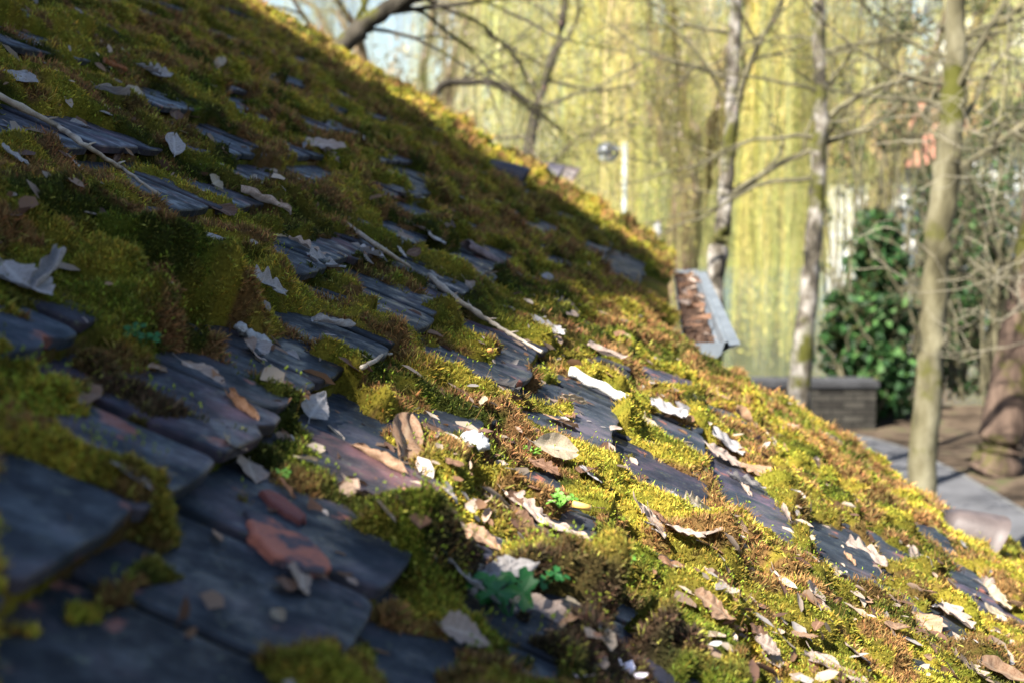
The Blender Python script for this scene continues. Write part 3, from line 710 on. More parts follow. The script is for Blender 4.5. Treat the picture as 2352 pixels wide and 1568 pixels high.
tree('leaning_dark_tree', 'dark leaning limb and drooping twigs against the pale sky above the roof, upper left', p5, [.11, .10, .075, .062, .055, .045, .03], BARK_D,
     [(.55, (.9, 0, .35), 1.8, .03), (.6, (1, .2, .0), 1.6, .022), (.7, (1, 0, .1), 2.0, .028), (.78, (.8, .3, -.2), 1.7, .02), (.84, (1, .2, -.3), 1.6, .02), (.9, (.8, -.2, -.3), 1.6, .02), (.5, (.2, .2, 1), 1.5, .03), (.42, (-.5, .2, .8), 1.2, .03), (.66, (-.2, .3, 1), 1.2, .025)],
     41, twigm=BARK_D, droop=.05, bud=(3, .016, [(.30, .30, .08), (.16, .14, .05)]))
p6 = [Vector((W(940, 600, 13).x, 13, 0)), gp(960, 420, 13), gp(1000, 215, 13), gp(1080, 190, 13), gp(1150, 195, 13), gp(1210, 240, 13)]
tree('drooping_branch_tree', 'dark branch arching out over the roof edge and drooping, left of the lamp post', p6, [.10, .07, .035, .032, .024, .010], BARK_D,
     [(.5, (.9, 0, .3), 1.3, .02), (.6, (.9, .2, -.2), 1.2, .016), (.7, (.8, 0, -.5), 1.2, .016), (.8, (.9, .3, -.4), 1.2, .014), (.55, (.6, .2, .6), 1.3, .02), (.9, (.5, .1, -.6), 1.0, .012)], 55, twigm=BARK_D, droop=.08, bud=(3, .02, [(.30, .30, .08), (.45, .35, .25)]))

# golden willows trailing to the water
def willow(label, cx, cy, zc, rx, ry, nst, cols, seed, trunk=True, hole=None, zt=(6, 13), drop=1.0, fork=None, wdt=.011):
    r = random.Random(seed); rn = np.random.default_rng(seed)
    t = empty('weeping_willow', (cx, cy, zc), label, 'tree')
    if trunk:
        mb = MB(); base = Vector((cx, cy, zc)); f = base + Vector((.1, 0, 3.8))
        mb.tube(lerp_path([base, base+Vector((-.1, 0, 1.8)), f], 5, .04, r), [.62]+[.42]*5+[.40]*5, 12); mb.build('trunk', BARK_W, t, True)
        for k in range(9):
            a = 2*pi*k/9 + r.uniform(-.3, .3); o = Vector((cos(a)*rx*.8, sin(a)*ry*.8, r.uniform(3.2, 6.5)))
            mb = MB(); mb.tube(lerp_path([f-Vector((0, 0, .3)), f+o*.35+Vector((0, 0, .3)), f+o*.75+Vector((0, 0, 1.2)), f+o+Vector((0, 0, .4))], 5, .08, r), list(np.linspace(.20, .04, 16)), 7); mb.build('limb', BARK_W, t, True)
    nb = nst//30; ba = rn.uniform(0, 2*pi, nb); bq = np.sqrt(rn.random(nb)*.9+.1); bx = cx + np.cos(ba)*bq*rx; by = cy + np.sin(ba)*bq*ry; bi = rn.integers(0, nb, nst); bz = rn.uniform(*zt, nb); bl = rn.normal(0, 1.6, nb)
    x = bx[bi] + rn.normal(0, .24, nst); y = by[bi] + rn.normal(0, .24, nst); a = None
    cl = fbm(x*.9+40, y*.9, seed, 4)
    z1 = bz[bi] + rn.normal(0, .4, nst); z0 = np.minimum(z1-2, np.where(rn.random(nb) < .45, rn.uniform(.5, 6, nb), np.abs(bl)*.2)[bi] + zc + (cl*.9)*np.clip(rn.normal(.6, .7, nst), 0, 4)*drop + np.where(rn.random(nst) < .3, rn.uniform(0, 4, nst), 0))
    seg = 7; V_ = []; cc = np.array(cols)[rn.integers(0, len(cols), nst)]*np.exp(rn.normal(0, .2, (nst, 1)))*(.6+.8*cl[:, None])*np.exp(rn.normal(0, .25, nb))[bi][:, None]*np.stack([rn.uniform(.86, 1.14, nb), np.ones(nb), rn.uniform(.7, 1.7, nb)], 1)[bi]
    th = rn.uniform(0, pi, nst); dx = np.cos(th)*wdt*.5; dy = np.sin(th)*wdt*.5; ox = x.copy(); oy = y.copy(); VV = np.zeros((nst, seg+1, 2, 3))
    for k in range(seg+1):
        z = z1 + (z0-z1)*k/seg; s = 1 - .6*k/seg
        VV[:, k, 0] = np.stack([ox-dx*s, oy-dy*s, z], 1); VV[:, k, 1] = np.stack([ox+dx*s, oy+dy*s, z], 1)
        ox = ox + rn.normal(0, .08, nst) + .05*np.sin(bi*1.7+k*.9); oy = oy + rn.normal(0, .08, nst)
    b = (np.arange(nst)*(seg+1)*2)[:, None] + (np.arange(seg)*2)[None]; b = b.ravel()
    f = np.stack([b, b+1, b+3, b+2], 1); f = np.concatenate([f[:, [0, 1, 2]], f[:, [0, 2, 3]]])
    st = (VV.reshape(-1, 3), f, np.repeat(cc, (seg+1)*2, 0))
    # small catkins and first leaves along the strands
    m = nst*18; k = rn.integers(0, nst, m); tt = rn.random(m); P = np.stack([x[k]+rn.normal(0, .12, m), y[k]+rn.normal(0, .12, m), z1[k]+(z0[k]-z1[k])*tt], 1)
    P = P[(P[:, 2] < 8.5)]
    v, f2, c2 = leafcards(P, .07, [tuple(c_*1.15 for c_ in cols[i]) for i in range(len(cols))], ratio=.3)
    J = join([st, (v, f2, c2)]); o = link('hanging_twigs', npmesh('hanging_twigs', *J[:2], LEAFM, J[2]), None); o['kind'] = 'stuff'; attach(o, t); return t
GOLD = [(.50, .45, .12), (.42, .42, .12), (.56, .46, .17), (.26, .29, .09)]
DULL = [(.32, .30, .12), (.24, .24, .10), (.38, .33, .17), (.16, .14, .08)]
willow('golden weeping willow with a thick forked trunk trailing into the water, middle of the picture', 3.8, 31, -1.0, 4.6, 4.0, 3100, GOLD, 5)
willow('paler weeping willow farther back on the left above the roof', -2.8, 41, -1.0, 6.0, 4.5, 1700, DULL, 6)
willow('yellow weeping willow far across the water behind the two slim pale trees', 12.0, 47, -1.0, 6.5, 5, 1900, GOLD, 8)
# a budding tree of many fine branches between the lamp and the roof edge
p7 = [Vector((W(1180, 700, 21).x, 21, -.2)), gp(1200, 500, 21), gp(1230, 250, 21), gp(1290, 60, 21), gp(1310, -200, 21)]
tree('budding_tree', 'thin budding tree of many fine crossing branches with pale blossom, left of the lamp post', p7, [.13, .11, .085, .06, .045], BARK_D,
     [(.35, (.9, 0, .3), 2.6, .05), (.42, (-.9, .2, .4), 2.2, .045), (.5, (.9, -.2, .4), 2.8, .05), (.55, (-.8, 0, .7), 2.2, .045), (.6, (1, .2, .1), 2.6, .045), (.65, (-.9, -.2, .2), 2.2, .04), (.7, (.8, 0, .6), 2.6, .045), (.78, (-.7, 0, .6), 2.0, .04), (.85, (.9, .3, .2), 2.4, .04)],
     71, twigm=TWIG, bud=(4, .035, [(.45, .38, .30), (.42, .34, .14), (.28, .24, .08), (.50, .40, .36)]))
# ivy clad thicket right of the willow
def bush(name, label, cx, cy, z0, z1, rx, ry, n, size, cols, stems, seed, cat='bush', taper=.6):
    rn = np.random.default_rng(seed); r = random.Random(seed); t = empty(name, (cx, cy, z0), label, cat)
    # clumps of leaves through the volume
    nc = 150; k = rn.random(nc); cz = z0+(z1-z0)*k; sc_ = 1-taper*k; a = rn.uniform(0, 2*pi, nc); q = np.sqrt(rn.random(nc))
    c = np.stack([cx+np.cos(a)*q*rx*sc_, cy+np.sin(a)*q*ry*sc_, cz], 1); cr = rn.uniform(.08, .34, nc)*min(1, rx/1.2+.3)
    i = rn.integers(0, nc, n); d = rn.normal(0, 1, (n, 3)); d /= np.linalg.norm(d, axis=1)[:, None]
    P = c[i] + d*(cr[i]*rn.random(n)**.4)[:, None]; P = P[P[:, 2] > z0]
    v, f, cc = leafcards(P, size*rn.choice([.5, .8, 1.0, 1.3]), cols, ratio=.8); lum = np.exp(rn.normal(0, .45, nc))[i][:len(P)]; cc = cc*1.0; o = link('leaves', npmesh('leaves', v, f, LEAFM, cc)); attach(o, t); o['kind'] = 'stuff'
    mb = MB()
    for s_ in range(stems):
        x = cx + r.uniform(-rx, rx)*.8; y = cy + r.uniform(-ry, ry)*.8; h = (z1-z0)*r.uniform(.5, 1.1)
        mb.tube(lerp_path([Vector((x, y, z0)), Vector((x+r.uniform(-.2, .2), y, z0+h*.5)), Vector((x+r.uniform(-.5, .5), y, z0+h))], 4, .03, r), list(np.linspace(.03, .008, 9)), 5)
    mb.build('stems', TWIG, t); return t
IVY = [(.018, .058, .014), (.028, .078, .02), (.055, .12, .03), (.010, .028, .008), (.05, .05, .018)]
cI = W(2040, 700, 17.5)
bush('ivy_thicket', 'dark green ivy covered thicket between the willow and the smooth trunk', cI.x, cI.y+.6, 0, 2.5, .42, .7, 9000, .085, IVY, 16, 3)
cI = W(2080, 900, 17.0)
bush('ivy_thicket', 'low glossy green ivy mound at the right end of the stone wall', cI.x-.3, cI.y+.9, 0, 1.4, .6, .8, 5500, .085, IVY, 10, 4, taper=.4)
cI = W(2235, 800, 19)
bush('ivy_thicket', 'tall dim thicket of ivy and bare stems between the two right hand trunks', cI.x, cI.y+.6, 0, 2.9, .9, 1.0, 7000, .075, IVY+[(.05, .045, .015), (.04, .03, .02)], 45, 5, taper=.3)
cI = W(2400, 600, 20)
bush('ivy_thicket', 'green shrub behind the brown leaning trunk', cI.x+.3, cI.y+2, 0, 4.1, 1.5, 1.4, 12000, .08, IVY+[(.06, .06, .02), (.05, .035, .02)], 45, 6, taper=.3)
cI = W(2150, 300, 22)
bush('ivy_thicket', 'high crown of ivy behind the top of the smooth trunk', cI.x+.1, cI.y+1, 0, 6.8, 1.7, 1.4, 4500, .07, [(.03, .055, .015), (.06, .065, .022), (.08, .06, .035)], 45, 7, taper=.2)
# bare pale twigs reaching in from the right edge
r = random.Random(77)
t = empty('bare_shrub', G(2600, 1250), 'bare shrub of pale curving twigs reaching in from the right edge', 'shrub')
for k in range(13):
    mb = MB(); tips = []; y0 = 100 + k*52; p = W(2480, y0+r.uniform(-30, 60), 7.5+r.uniform(-.8, 1.0)); grow(mb, p, Vector((-1, r.uniform(-.2, .2), r.uniform(-.35, .25))), r.uniform(.4, .85), .0034, 2, r, tips, up=.03, wig=.26, kids=(3, 5))
    mb.build('twig', TWIGP, t)
# background wood on the hillside and scattered far trees
def fartree(x, y, z, h, rx, n, cols, seed, label, nm='far_tree', size=.32):
    rn = np.random.default_rng(seed); r = random.Random(seed); t = empty(nm, (x, y, z), label, 'tree', 'trees far behind the willows'); mb = MB()
    mb.tube([Vector((x, y, z)), Vector((x+.2, y, z+h*.5)), Vector((x, y, z+h*.9))], [.22, .14, .05], 6); tips = []
    for k in range(12): grow(mb, Vector((x, y, z+h*r.uniform(.25, .85))), Vector((r.gauss(0, 1), r.gauss(0, 1), .7)), rx*r.uniform(.6, 1.1), .07, 2, r, tips, sides=4)
    mb.build('trunk', TWIG, t)
    P = np.array([tuple(q[0]) for q in tips]); i = rn.integers(0, len(P), n); P = P[i] + rn.normal(0, .35, (n, 3))
    v, f, c = leafcards(P, size, cols, ratio=.6); o = link('crown', npmesh('crown', v, f, LEAFM, c)); attach(o, t)
FC = [[(.26, .27, .11), (.34, .32, .14)], [(.20, .17, .12), (.28, .24, .16)], [(.06, .075, .035), (.09, .10, .045)], [(.22, .20, .09), (.18, .18, .08)], [(.16, .085, .065), (.20, .12, .09)]]
FL = ['hazy pale green tree far across the river', 'bare grey brown tree far across the river', 'dark green tree far across the river', 'yellowish tree far across the river', 'reddish budding tree far across the river']
ORD = ['first','second','third','fourth','fifth','sixth','seventh','eighth','ninth','tenth','eleventh','twelfth','thirteenth','fourteenth','fifteenth','sixteenth','seventeenth','eighteenth','nineteenth','twentieth'] + ['twenty-'+a for a in ('first','second','third','fourth','fifth','sixth','seventh','eighth','ninth')] + ['thirtieth'] + ['thirty-'+a for a in ('first','second','third','fourth','fifth')]
r = random.Random(5); kk = -1
for k in range(20):
    x = -19 + k*2.5 + r.uniform(-1, 1); y = r.uniform(62, 80); 
    if k < 9 and r.random() < .35: continue
    fi = k; c_ = r.choice([0, 1, 2, 3, 0, 3]) if x < 18 else r.choice([0, 1, 2, 4, 2]); h = r.uniform(9, 14) if x > -4 else r.uniform(6, 12)
    fartree(x, y, .2, h, 3.2, 1500, FC[c_], 100+k, FL[c_] + ', ' + ('leftmost' if k == 0 else ORD[k] + ' from the left') + ' of its row', size=.34)
# ------------------------------------------------------------------ fallen leaves
def leaf_material(name, c1, c2, vein):
    m = mat(name, rough=.6, spec=.25); b = m.node_tree.nodes['Principled BSDF']
    at = N(m, 'ShaderNodeAttribute', _attribute_name='tint'); tc = N(m, 'ShaderNodeTexCoord')
    n1 = N(m, 'ShaderNodeTexNoise', Scale=45, Detail=6, Roughness=.6); L(m, tc.outputs['Object'], n1.inputs['Vector'])
    oi = N(m, 'ShaderNodeObjectInfo'); ad = N(m, 'ShaderNodeVectorMath', _operation='ADD')
    L(m, tc.outputs['Object'], ad.inputs[0]); L(m, oi.outputs['Random'], ad.inputs[1]); L(m, ad.outputs[0], n1.inputs['Vector'])
    r = N(m, 'ShaderNodeValToRGB'); L(m, n1.outputs['Fac'], r.inputs[0]); e = r.color_ramp.elements
    e[0].position = .34; e[0].color = (*c1, 1); e[1].position = .62; e[1].color = (*c2, 1)
    mx = N(m, 'ShaderNodeMix', _data_type='RGBA'); L(m, at.outputs['Fac'], mx.inputs[0]); L(m, r.outputs[0], mx.inputs[6]); mx.inputs[7].default_value = (*vein, 1)
    hs = N(m, 'ShaderNodeHueSaturation'); mr = N(m, 'ShaderNodeMapRange'); mr.inputs['To Min'].default_value = .72; mr.inputs['To Max'].default_value = 1.15
    L(m, oi.outputs['Random'], mr.inputs['Value']); L(m, mr.outputs[0], hs.inputs['Value']); L(m, mx.outputs[2], hs.inputs['Color'])
    L(m, hs.outputs[0], b.inputs['Base Color'])
    tr = N(m, 'ShaderNodeBsdfTranslucent'); ms = N(m, 'ShaderNodeMixShader'); ms.inputs[0].default_value = .22; L(m, hs.outputs[0], tr.inputs['Color'])
    L(m, b.outputs[0], ms.inputs[1]); L(m, tr.outputs[0], ms.inputs[2]); L(m, ms.outputs[0], m.node_tree.nodes['Material Output'].inputs['Surface'])
    bp = N(m, 'ShaderNodeBump', Strength=.5, Distance=.002); L(m, n1.outputs['Fac'], bp.inputs['Height']); L(m, bp.outputs[0], b.inputs['Normal'])
    return m
LM = {'pale': leaf_material('leaf_pale', (.20, .145, .11), (.42, .32, .26), (.48, .39, .32)),
      'grey': leaf_material('leaf_grey', (.21, .19, .18), (.40, .37, .355), (.46, .43, .41)),
      'tan': leaf_material('leaf_tan', (.20, .11, .06), (.34, .21, .13), (.40, .28, .18)),
      'brown': leaf_material('leaf_brown', (.07, .035, .02), (.17, .09, .05), (.24, .14, .09)),
      'orange': leaf_material('leaf_orange', (.17, .06, .025), (.30, .12, .05), (.38, .2, .1)),
      'cream': leaf_material('leaf_cream', (.26, .20, .13), (.42, .34, .23), (.46, .39, .29))}
def leaf_mesh(kind, color, seed):
    r = random.Random(seed); nl, ns = 26, 10
    wd = {'oak': .26, 'oval': .20, 'broad': .36, 'strip': .085, 'pointed': .30}[kind]*r.uniform(.9, 1.1)
    curl = r.uniform(-.4, .6); fold = r.uniform(.05, .45); twist = r.uniform(-.35, .35); ph = r.uniform(0, 6); sx = r.uniform(-.12, .12)
    if kind == 'strip': curl = r.uniform(.1, .3); fold = 1.2
    V_ = []; tint = []
    a1, a2, f1, f2 = r.uniform(.008, .022), r.uniform(.006, .02), r.uniform(5, 9), r.uniform(9, 15)
    for i in range(nl+1):
        t = i/nl
        if kind == 'oak': w = wd*(sin(pi*min(1, t**.75*.97+.02))**.7)*(1+.26*sin(t*24+ph))
        elif kind == 'oval': w = wd*(sin(pi*(t*.97+.015))**.7)
        elif kind == 'broad': w = wd*(sin(pi*(t**.8*.96+.02))**.8)*(1+.10*sin(t*31+ph)+.05*sin(t*57))
        elif kind == 'pointed': w = wd*sin(pi*min(1, t**.6*.99+.008))*(1+.05*sin(t*50))
        else: w = wd*(sin(pi*(t*.9+.05))**.35)*(1+.15*sin(t*17+ph))
        w = max(w, .006)
        for j in range(ns+1):
            s = (j/ns*2-1); al = s if j else -1
            shift = .035*abs(s)**2*(1 if kind == 'oak' else .4)
            y = s*w; ang = fold*abs(s)*1.0 + twist*s*t; 
            if kind == 'strip': a = s*2.2; y = sin(a)*w; z = (1-cos(a))*w
            else:
                z = abs(y)*sin(min(ang, 1.2)); y = y*cos(min(ang, 1.2)*.7)
                z += .02*abs(s)*sin(t*24+ph)*(1 if kind in ('oak', 'broad') else .4)
            z += curl*.35*(t-.45)**2 + a1*sin(f1*t+3*s+ph) + a2*sin(f2*t-5*s)
            x = t + shift + sx*s*s; V_.append((x, y + .05*sin(3*t+ph), z))
            vein = 1.0 if j == ns//2 else (.45 if (i*1.0 + abs(j-ns//2)*-.8) % 4 < 1 else 0)
            tint.append(vein)
    fs = []
    for i in range(nl):
        for j in range(ns):
            if kind in ('oak', 'broad') and r.random() < .012 and j in (0, ns-1): continue
            q = i*(ns+1)+j; fs.append((q, q+1, q+ns+2, q+ns+1))
    if kind != 'strip':
        q = len(V_); y0 = .05*sin(ph)
        z0 = curl*.35*.2
        for (x, y, z) in ((0, -.008, 0), (0, .008, 0), (-.12, -.006, .02), (-.12, .006, .02), (-.24, -.005, .06), (-.24, .005, .06)): V_.append((x+.02, y+y0, z+z0+a1*sin(ph))); tint.append(.6)
        fs += [(q, q+1, q+3, q+2), (q+2, q+3, q+5, q+4)]
    me = bpy.data.meshes.new('dry_leaf'); me.from_pydata(V_, [], fs); me.materials.append(LM[color])
    a = me.attributes.new('tint', 'FLOAT_COLOR', 'POINT'); a.data.foreach_set('color', np.array([[t, t, t, 1] for t in tint], dtype=np.float32).ravel())
    me.polygons.foreach_set('use_smooth', [True]*len(me.polygons)); me.update(); return me
LMESH = {}
def lm(kind, color, k):
    key = (kind, color, k % 4)
    if key not in LMESH: LMESH[key] = leaf_mesh(kind, color, hash((kind, color)) % 1 + len(LMESH)*13+1)
    return LMESH[key]
def seen(x, y, lift=0.0):
    """point of the mossy surface seen at x, y"""
    r = FW + RT*((x-CX)/F) + UP*((CY-y)/F); h = 0
    for _ in range(5):
        P = r*(-(D-h)/r.dot(NN)); u = P.dot(SS); v = P.dot(CC); h = .5*h + .5*float(surf_h(u, v)[0])
    P = r*(-(D-h-lift)/r.dot(NN)); return CAM + P
def frame(o, P, X, Zh, s):
    X = X.normalized(); Y = Zh.cross(X).normalized(); Z = X.cross(Y)
    o.matrix_world = Matrix.Translation(P) @ Matrix((X, Y, Z)).transposed().to_4x4() @ Matrix.Diagonal((s[0], s[1], s[2], 1))
def span(a, b, maxlen, lift=.006):
    P = seen(*a, lift); Q = seen(*b, lift)
    if (Q-P).length > maxlen:
        d0 = (P-CAM).dot(FW); d1 = (Q-CAM).dot(FW)
        for k in range(30):
            d1 += (d0-d1)*.12; Q = W(b[0], b[1], d1)
            if (Q-P).length <= maxlen: break
    return P, Q
lk = 0
def leaf(a, b, kind, color, label, maxlen=.11, up=0.0, roll=0.0, group=None, wide=1.0):
    global lk; lk += 1
    P, Q = span(a, b, maxlen)
    X = Q-P; ln = X.length; o = bpy.data.objects.new('dry_leaf', lm(kind, color, lk)); C.objects.link(o)
    Zh = (NN + Vector((random.uniform(-.2, .2), -.25, random.uniform(0, .3)))).normalized()
    if roll: Zh = (Matrix.Rotation(roll, 3, X.normalized()) @ Zh)
    frame(o, P - X*.0, X, Zh, (ln, ln*wide*random.choice((-1, 1)), ln*(.75 if group else 1))); 
    tag(o, label, 'leaf', group); return o
LV = [
 ((662,546),(745,588),'oak','pale','brown edged pale oak leaf, upper one of the overlapping pair on a bare tile'),
 ((705,588),(795,622),'oak','grey','crinkled pale oak leaf, lower one of the overlapping pair on a bare tile'),
 ((800,560),(882,597),'oak','grey','ragged grey oak leaf at the top end of the straw coloured stick'),
 ((690,322),(792,338),'broad','pale','large pinkish grey leaf lying across the moss above the others'),
 ((735,335),(778,375),'oak','pale','lobed pale leaf tip hanging under the large pinkish leaf'),
 ((225,200),(290,222),'broad','grey','broad grey leaf with dark bitten underside near the top left'),
 ((394,356),(406,312),'oval','grey','narrow grey leaf standing upright in the upper left moss'),
 ((312,224),(309,196),'oval','cream','tiny cream leaf standing upright beside the broad grey leaf'),
 ((503,160),(506,135),'oval','cream','tiny pale leaf poking up out of moss at the upper left'),
 ((155,280),(217,300),'pointed','grey','grey leaf arched over its own dark shadow above the long twig'),
 ((30,180),(72,165),'pointed','grey','small pointed lilac grey leaf at the far left'),
 ((0,335),(60,375),'broad','grey','grey leaf curling up at the left edge below the long twig'),
 ((235,142),(292,168),'strip','orange','orange brown strip of bark near the top left'),
 ((255,115),(288,135),'strip','orange','short reddish strip of bark above the orange one'),
 ((310,148),(365,172),'oak','grey','torn pale leaf between dark tiles near the top left'),
 ((335,160),(398,176),'oak','grey','shredded whitish leaf right beside the torn one near the top left'),
 ((455,180),(492,197),'broad','pale','pale leaf half sunk in upper left moss'),
 ((740,208),(790,235),'strip','pale','narrow white curled leaf high on the roof in the shade'),
 ((555,440),(668,490),'strip','pale','long narrow pale leaf curled lengthwise on a dark tile'),
 ((490,430),(518,442),'pointed','cream','small cream leaf left of the long narrow curled leaf'),
 ((200,462),(258,470),'strip','cream','thin white curled leaf on dark tile beneath the long twig'),
 ((588,642),(652,668),'oak','grey','frayed grey leaf in the brownish moss left of centre'),
 ((720,738),(802,752),'strip','grey','pale curled edge of a leaf on the wide dark tile'),
 ((985,622),(1018,642),'pointed','grey','small folded pale leaf at the start of the straight stick'),
 ((1022,652),(1062,668),'pointed','grey','small flat pale leaf touching the straight stick'),
 ((1070,642),(1118,688),'oak','pale','rumpled brownish leaf standing in the moss right of the stick'),
 ((980,535),(1018,556),'oval','grey','clean white oval leaf above the middle of the roof'),
 ((950,515),(1000,550),'oak','pale','browned shredded leaf above the white oval one'),
 ((1246,632),(1284,646),'pointed','grey','small bright winged leaf in the shaded moss'),
 ((1245,705),(1325,722),'oak','pale','flat tattered pale leaf near the end of the shade'),
 ((1238,748),(1288,758),'broad','grey','light grey leaf right of the stick end'),
 ((905,452),(932,462),'oval','orange','single orange leaf in green shaded moss'),
 ((1348,798),(1432,822),'pointed','pale','thin lilac leaf with a long raised stalk at the edge of the sunlight'),
 ((1105,868),(1198,912),'oak','grey','deeply lobed grey leaf with dark shadow on a bare tile'),
 ((1245,948),(1322,978),'broad','tan','broad pinkish tan leaf on sunlit moss below the white stick'),
 ((1480,955),(1515,1008),'oval','cream','curled creamy yellow leaf pointing down the roof'),
 ((1285,912),(1340,926),'strip','cream','small rolled cream leaf under the white stick'),
 ((1420,900),(1440,925),'oval','tan','tan leaf lying against the lower end of the white stick'),
 ((908,1042),(945,962),'oval','tan','tall tan leaf standing on end in the foreground'),
 ((800,1022),(925,1088),'strip','tan','long pinkish brown rolled leaf beside a bare foreground tile'),
 ((1000,980),(1072,1032),'pointed','brown','brown leaf with long stalk next to the white crumbly lump'),
 ((1220,1012),(1322,1046),'oval','cream','cream oval leaf behind the bright green sprouts'),
 ((1215,1050),(1280,1085),'oak','brown','curled brown leaf below the cream oval leaf'),
 ((870,1138),(1005,1215),'strip','pale','long pale pink curled leaf along the edge of the shade'),
 ((1000,1200),(1075,1250),'broad','tan','tan curled leaf at the middle of the row along the shade edge'),
 ((1065,1210),(1158,1266),'broad','tan','tan leaf at the lower end of the row along the shade edge'),
 ((1160,1128),(1252,1195),'oak','pale','long twisted pale leaf above the yellow cigarette end'),
 ((1190,1168),(1355,1238),'oak','pale','wide torn pale leaf left of the yellow cigarette end'),
 ((1150,1180),(1230,1210),'broad','brown','brown leaf tucked under the wide torn pale one'),
 ((1484,1170),(1532,1240),'oval','pale','narrow leaf standing in the pile above the round moss dome'),
 ((1498,1172),(1562,1225),'oval','brown','brown folded leaf inside the pile above the round moss dome'),
 ((1528,1205),(1615,1232),'broad','pale','flat pale leaf at the right of the pile above the round moss dome'),
 ((1612,1012),(1700,1068),'broad','pale','large wrinkled pale leaf, left of the big sunlit pair'),
 ((1640,1004),(1702,1030),'broad','grey','pale leaf curled over the back of the wrinkled one'),
 ((1692,1058),(1772,1092),'broad','tan','round tan leaf with curled brown rim, right of the big sunlit pair'),
 ((1668,1088),(1758,1126),'oak','grey','white shredded leaf on the dark tile below the big sunlit pair'),
 ((1888,1145),(1902,1205),'oak','tan','tan oak leaf with round lobes standing upright on the sunlit moss'),
 ((1905,1042),(1950,1082),'broad','tan','tan leaf near the far verge in the sunlight'),
 ((1742,985),(1795,1040),'oval','cream','long cream leaf bending down the sunlit slope'),
 ((1782,965),(1828,1000),'pointed','pale','pale pointed leaf with a brown fold at the sunlit slope'),
 ((1690,945),(1750,1000),'pointed','tan','reddish brown leaf with torn dark fringe'),
 ((1668,848),(1712,892),'pointed','pale','pinkish leaf lying near the verge below the gutter'),
 ((1560,945),(1618,955),'pointed','grey','white leaf flake right of the white stick'),
 ((1500,935),(1562,940),'broad','grey','flat greyish leaf just right of the white stick'),
 ((1880,1000),(1925,1020),'strip','cream','slim cream leaf on the bare verge tiles'),
 ((1945,1250),(2035,1290),'oak','pale','ruffled pale leaf above a bright green tuft'),
 ((2092,1275),(2148,1320),'broad','pale','pale leaf hanging over a step of dark tiles at the right'),
 ((2246,1345),(2322,1395),'broad','cream','large whitish leaf with raised stalk near the right edge'),
 ((2272,1402),(2352,1442),'pointed','cream','narrow whitish leaf on dark tile at the right edge'),
 ((1782,1318),(1848,1385),'oval','pale','pale elongated leaf in the lower sunlit moss'),
 ((1822,1385),(1866,1422),'oval','pale','pale leaf directly below the elongated one'),
 ((1882,1410),(1962,1458),'broad','pale','pinkish leaf among green sprouts, lower right'),
 ((1500,1290),(1640,1350),'strip','brown','long brown curled leaf below the round moss dome'),
 ((1602,1358),(1678,1420),'broad','tan','orange tan leaf left of the pale elongated leaf'),
 ((1630,1330),(1690,1370),'pointed','cream','cream leaf tip behind the orange tan one'),
 ((1868,1500),(1958,1568),'broad','pale','blurred pinkish leaf at the bottom edge'),
 ((2194,1510),(2258,1556),'oak','pale','many lobed pale leaf at the bottom right'),
 ((2255,1530),(2352,1560),'oval','tan','tan stalked leaf in the bottom right corner'),
 ((1738,1465),(1795,1505),'broad','pale','crumpled leaf in the yellow moss near the bottom'),
 ((2078,1125),(2142,1158),'broad','tan','tan leaf on the verge left of the brown vent hood'),
 ((2130,1150),(2185,1182),'broad','pale','pinkish leaf pressed against the brown vent hood'),
 ((2170,1380),(2230,1440),'oak','pale','ragged pale leaf low on the right'),
 ((2080,1400),(2150,1450),'broad','tan','tan leaf between sprouting moss low on the right'),
 ((1030,1290),(1135,1372),'broad','grey','big blurred grey leaf in the dark foreground hollow'),
 ((1110,1330),(1240,1290),'broad','grey','blurred grey leaf tilted behind the green clover'),
 ((1215,1372),(1290,1530),'broad','pale','long blurred brownish leaf hanging at the bottom of the hollow'),
 ((1020,1440),(1130,1480),'broad','pale','dim curled leaf in the dark hollow left of the hanging one'),
 ((715,965),(738,900),'pointed','grey','whitish pointed leaf sticking up in the left foreground moss'),
 ((412,832),(512,880),'broad','pale','blurred pinkish leaf on a tile in the left foreground'),
 ((192,935),(190,880),'oval','tan','small orange and cream leaf on a foreground tile at the left'),
 ((15,612),(112,690),'broad','grey','lilac grey crumpled leaf in the dark gap at the left edge'),
 ((85,665),(130,575),'strip','grey','twisted grey leaf standing behind the crumpled one at the left'),
 ((520,905),(600,965),'strip','brown','brown curled leaf edge on the foreground tile'),
 ((365,650),(395,715),'strip','tan','thin brownish leaf lying in the big left moss mound'),
]
for k_, (a, b, kd, cl_, lb) in enumerate(LV):
    up_ = abs(b[0]-a[0]) < 30 and abs(b[1]-a[1]) > 25
    if k_ == 57: pass
    leaf(a, b, kd, cl_, lb, maxlen=.085 if a[1] > 1150 and a[0] < 1400 else .075 if a[0] < 700 else .10, roll=random.uniform(-.5, .3) if not up_ else 0, wide=1.25 if kd in ('oval', 'pointed', 'strip') else 1.0)
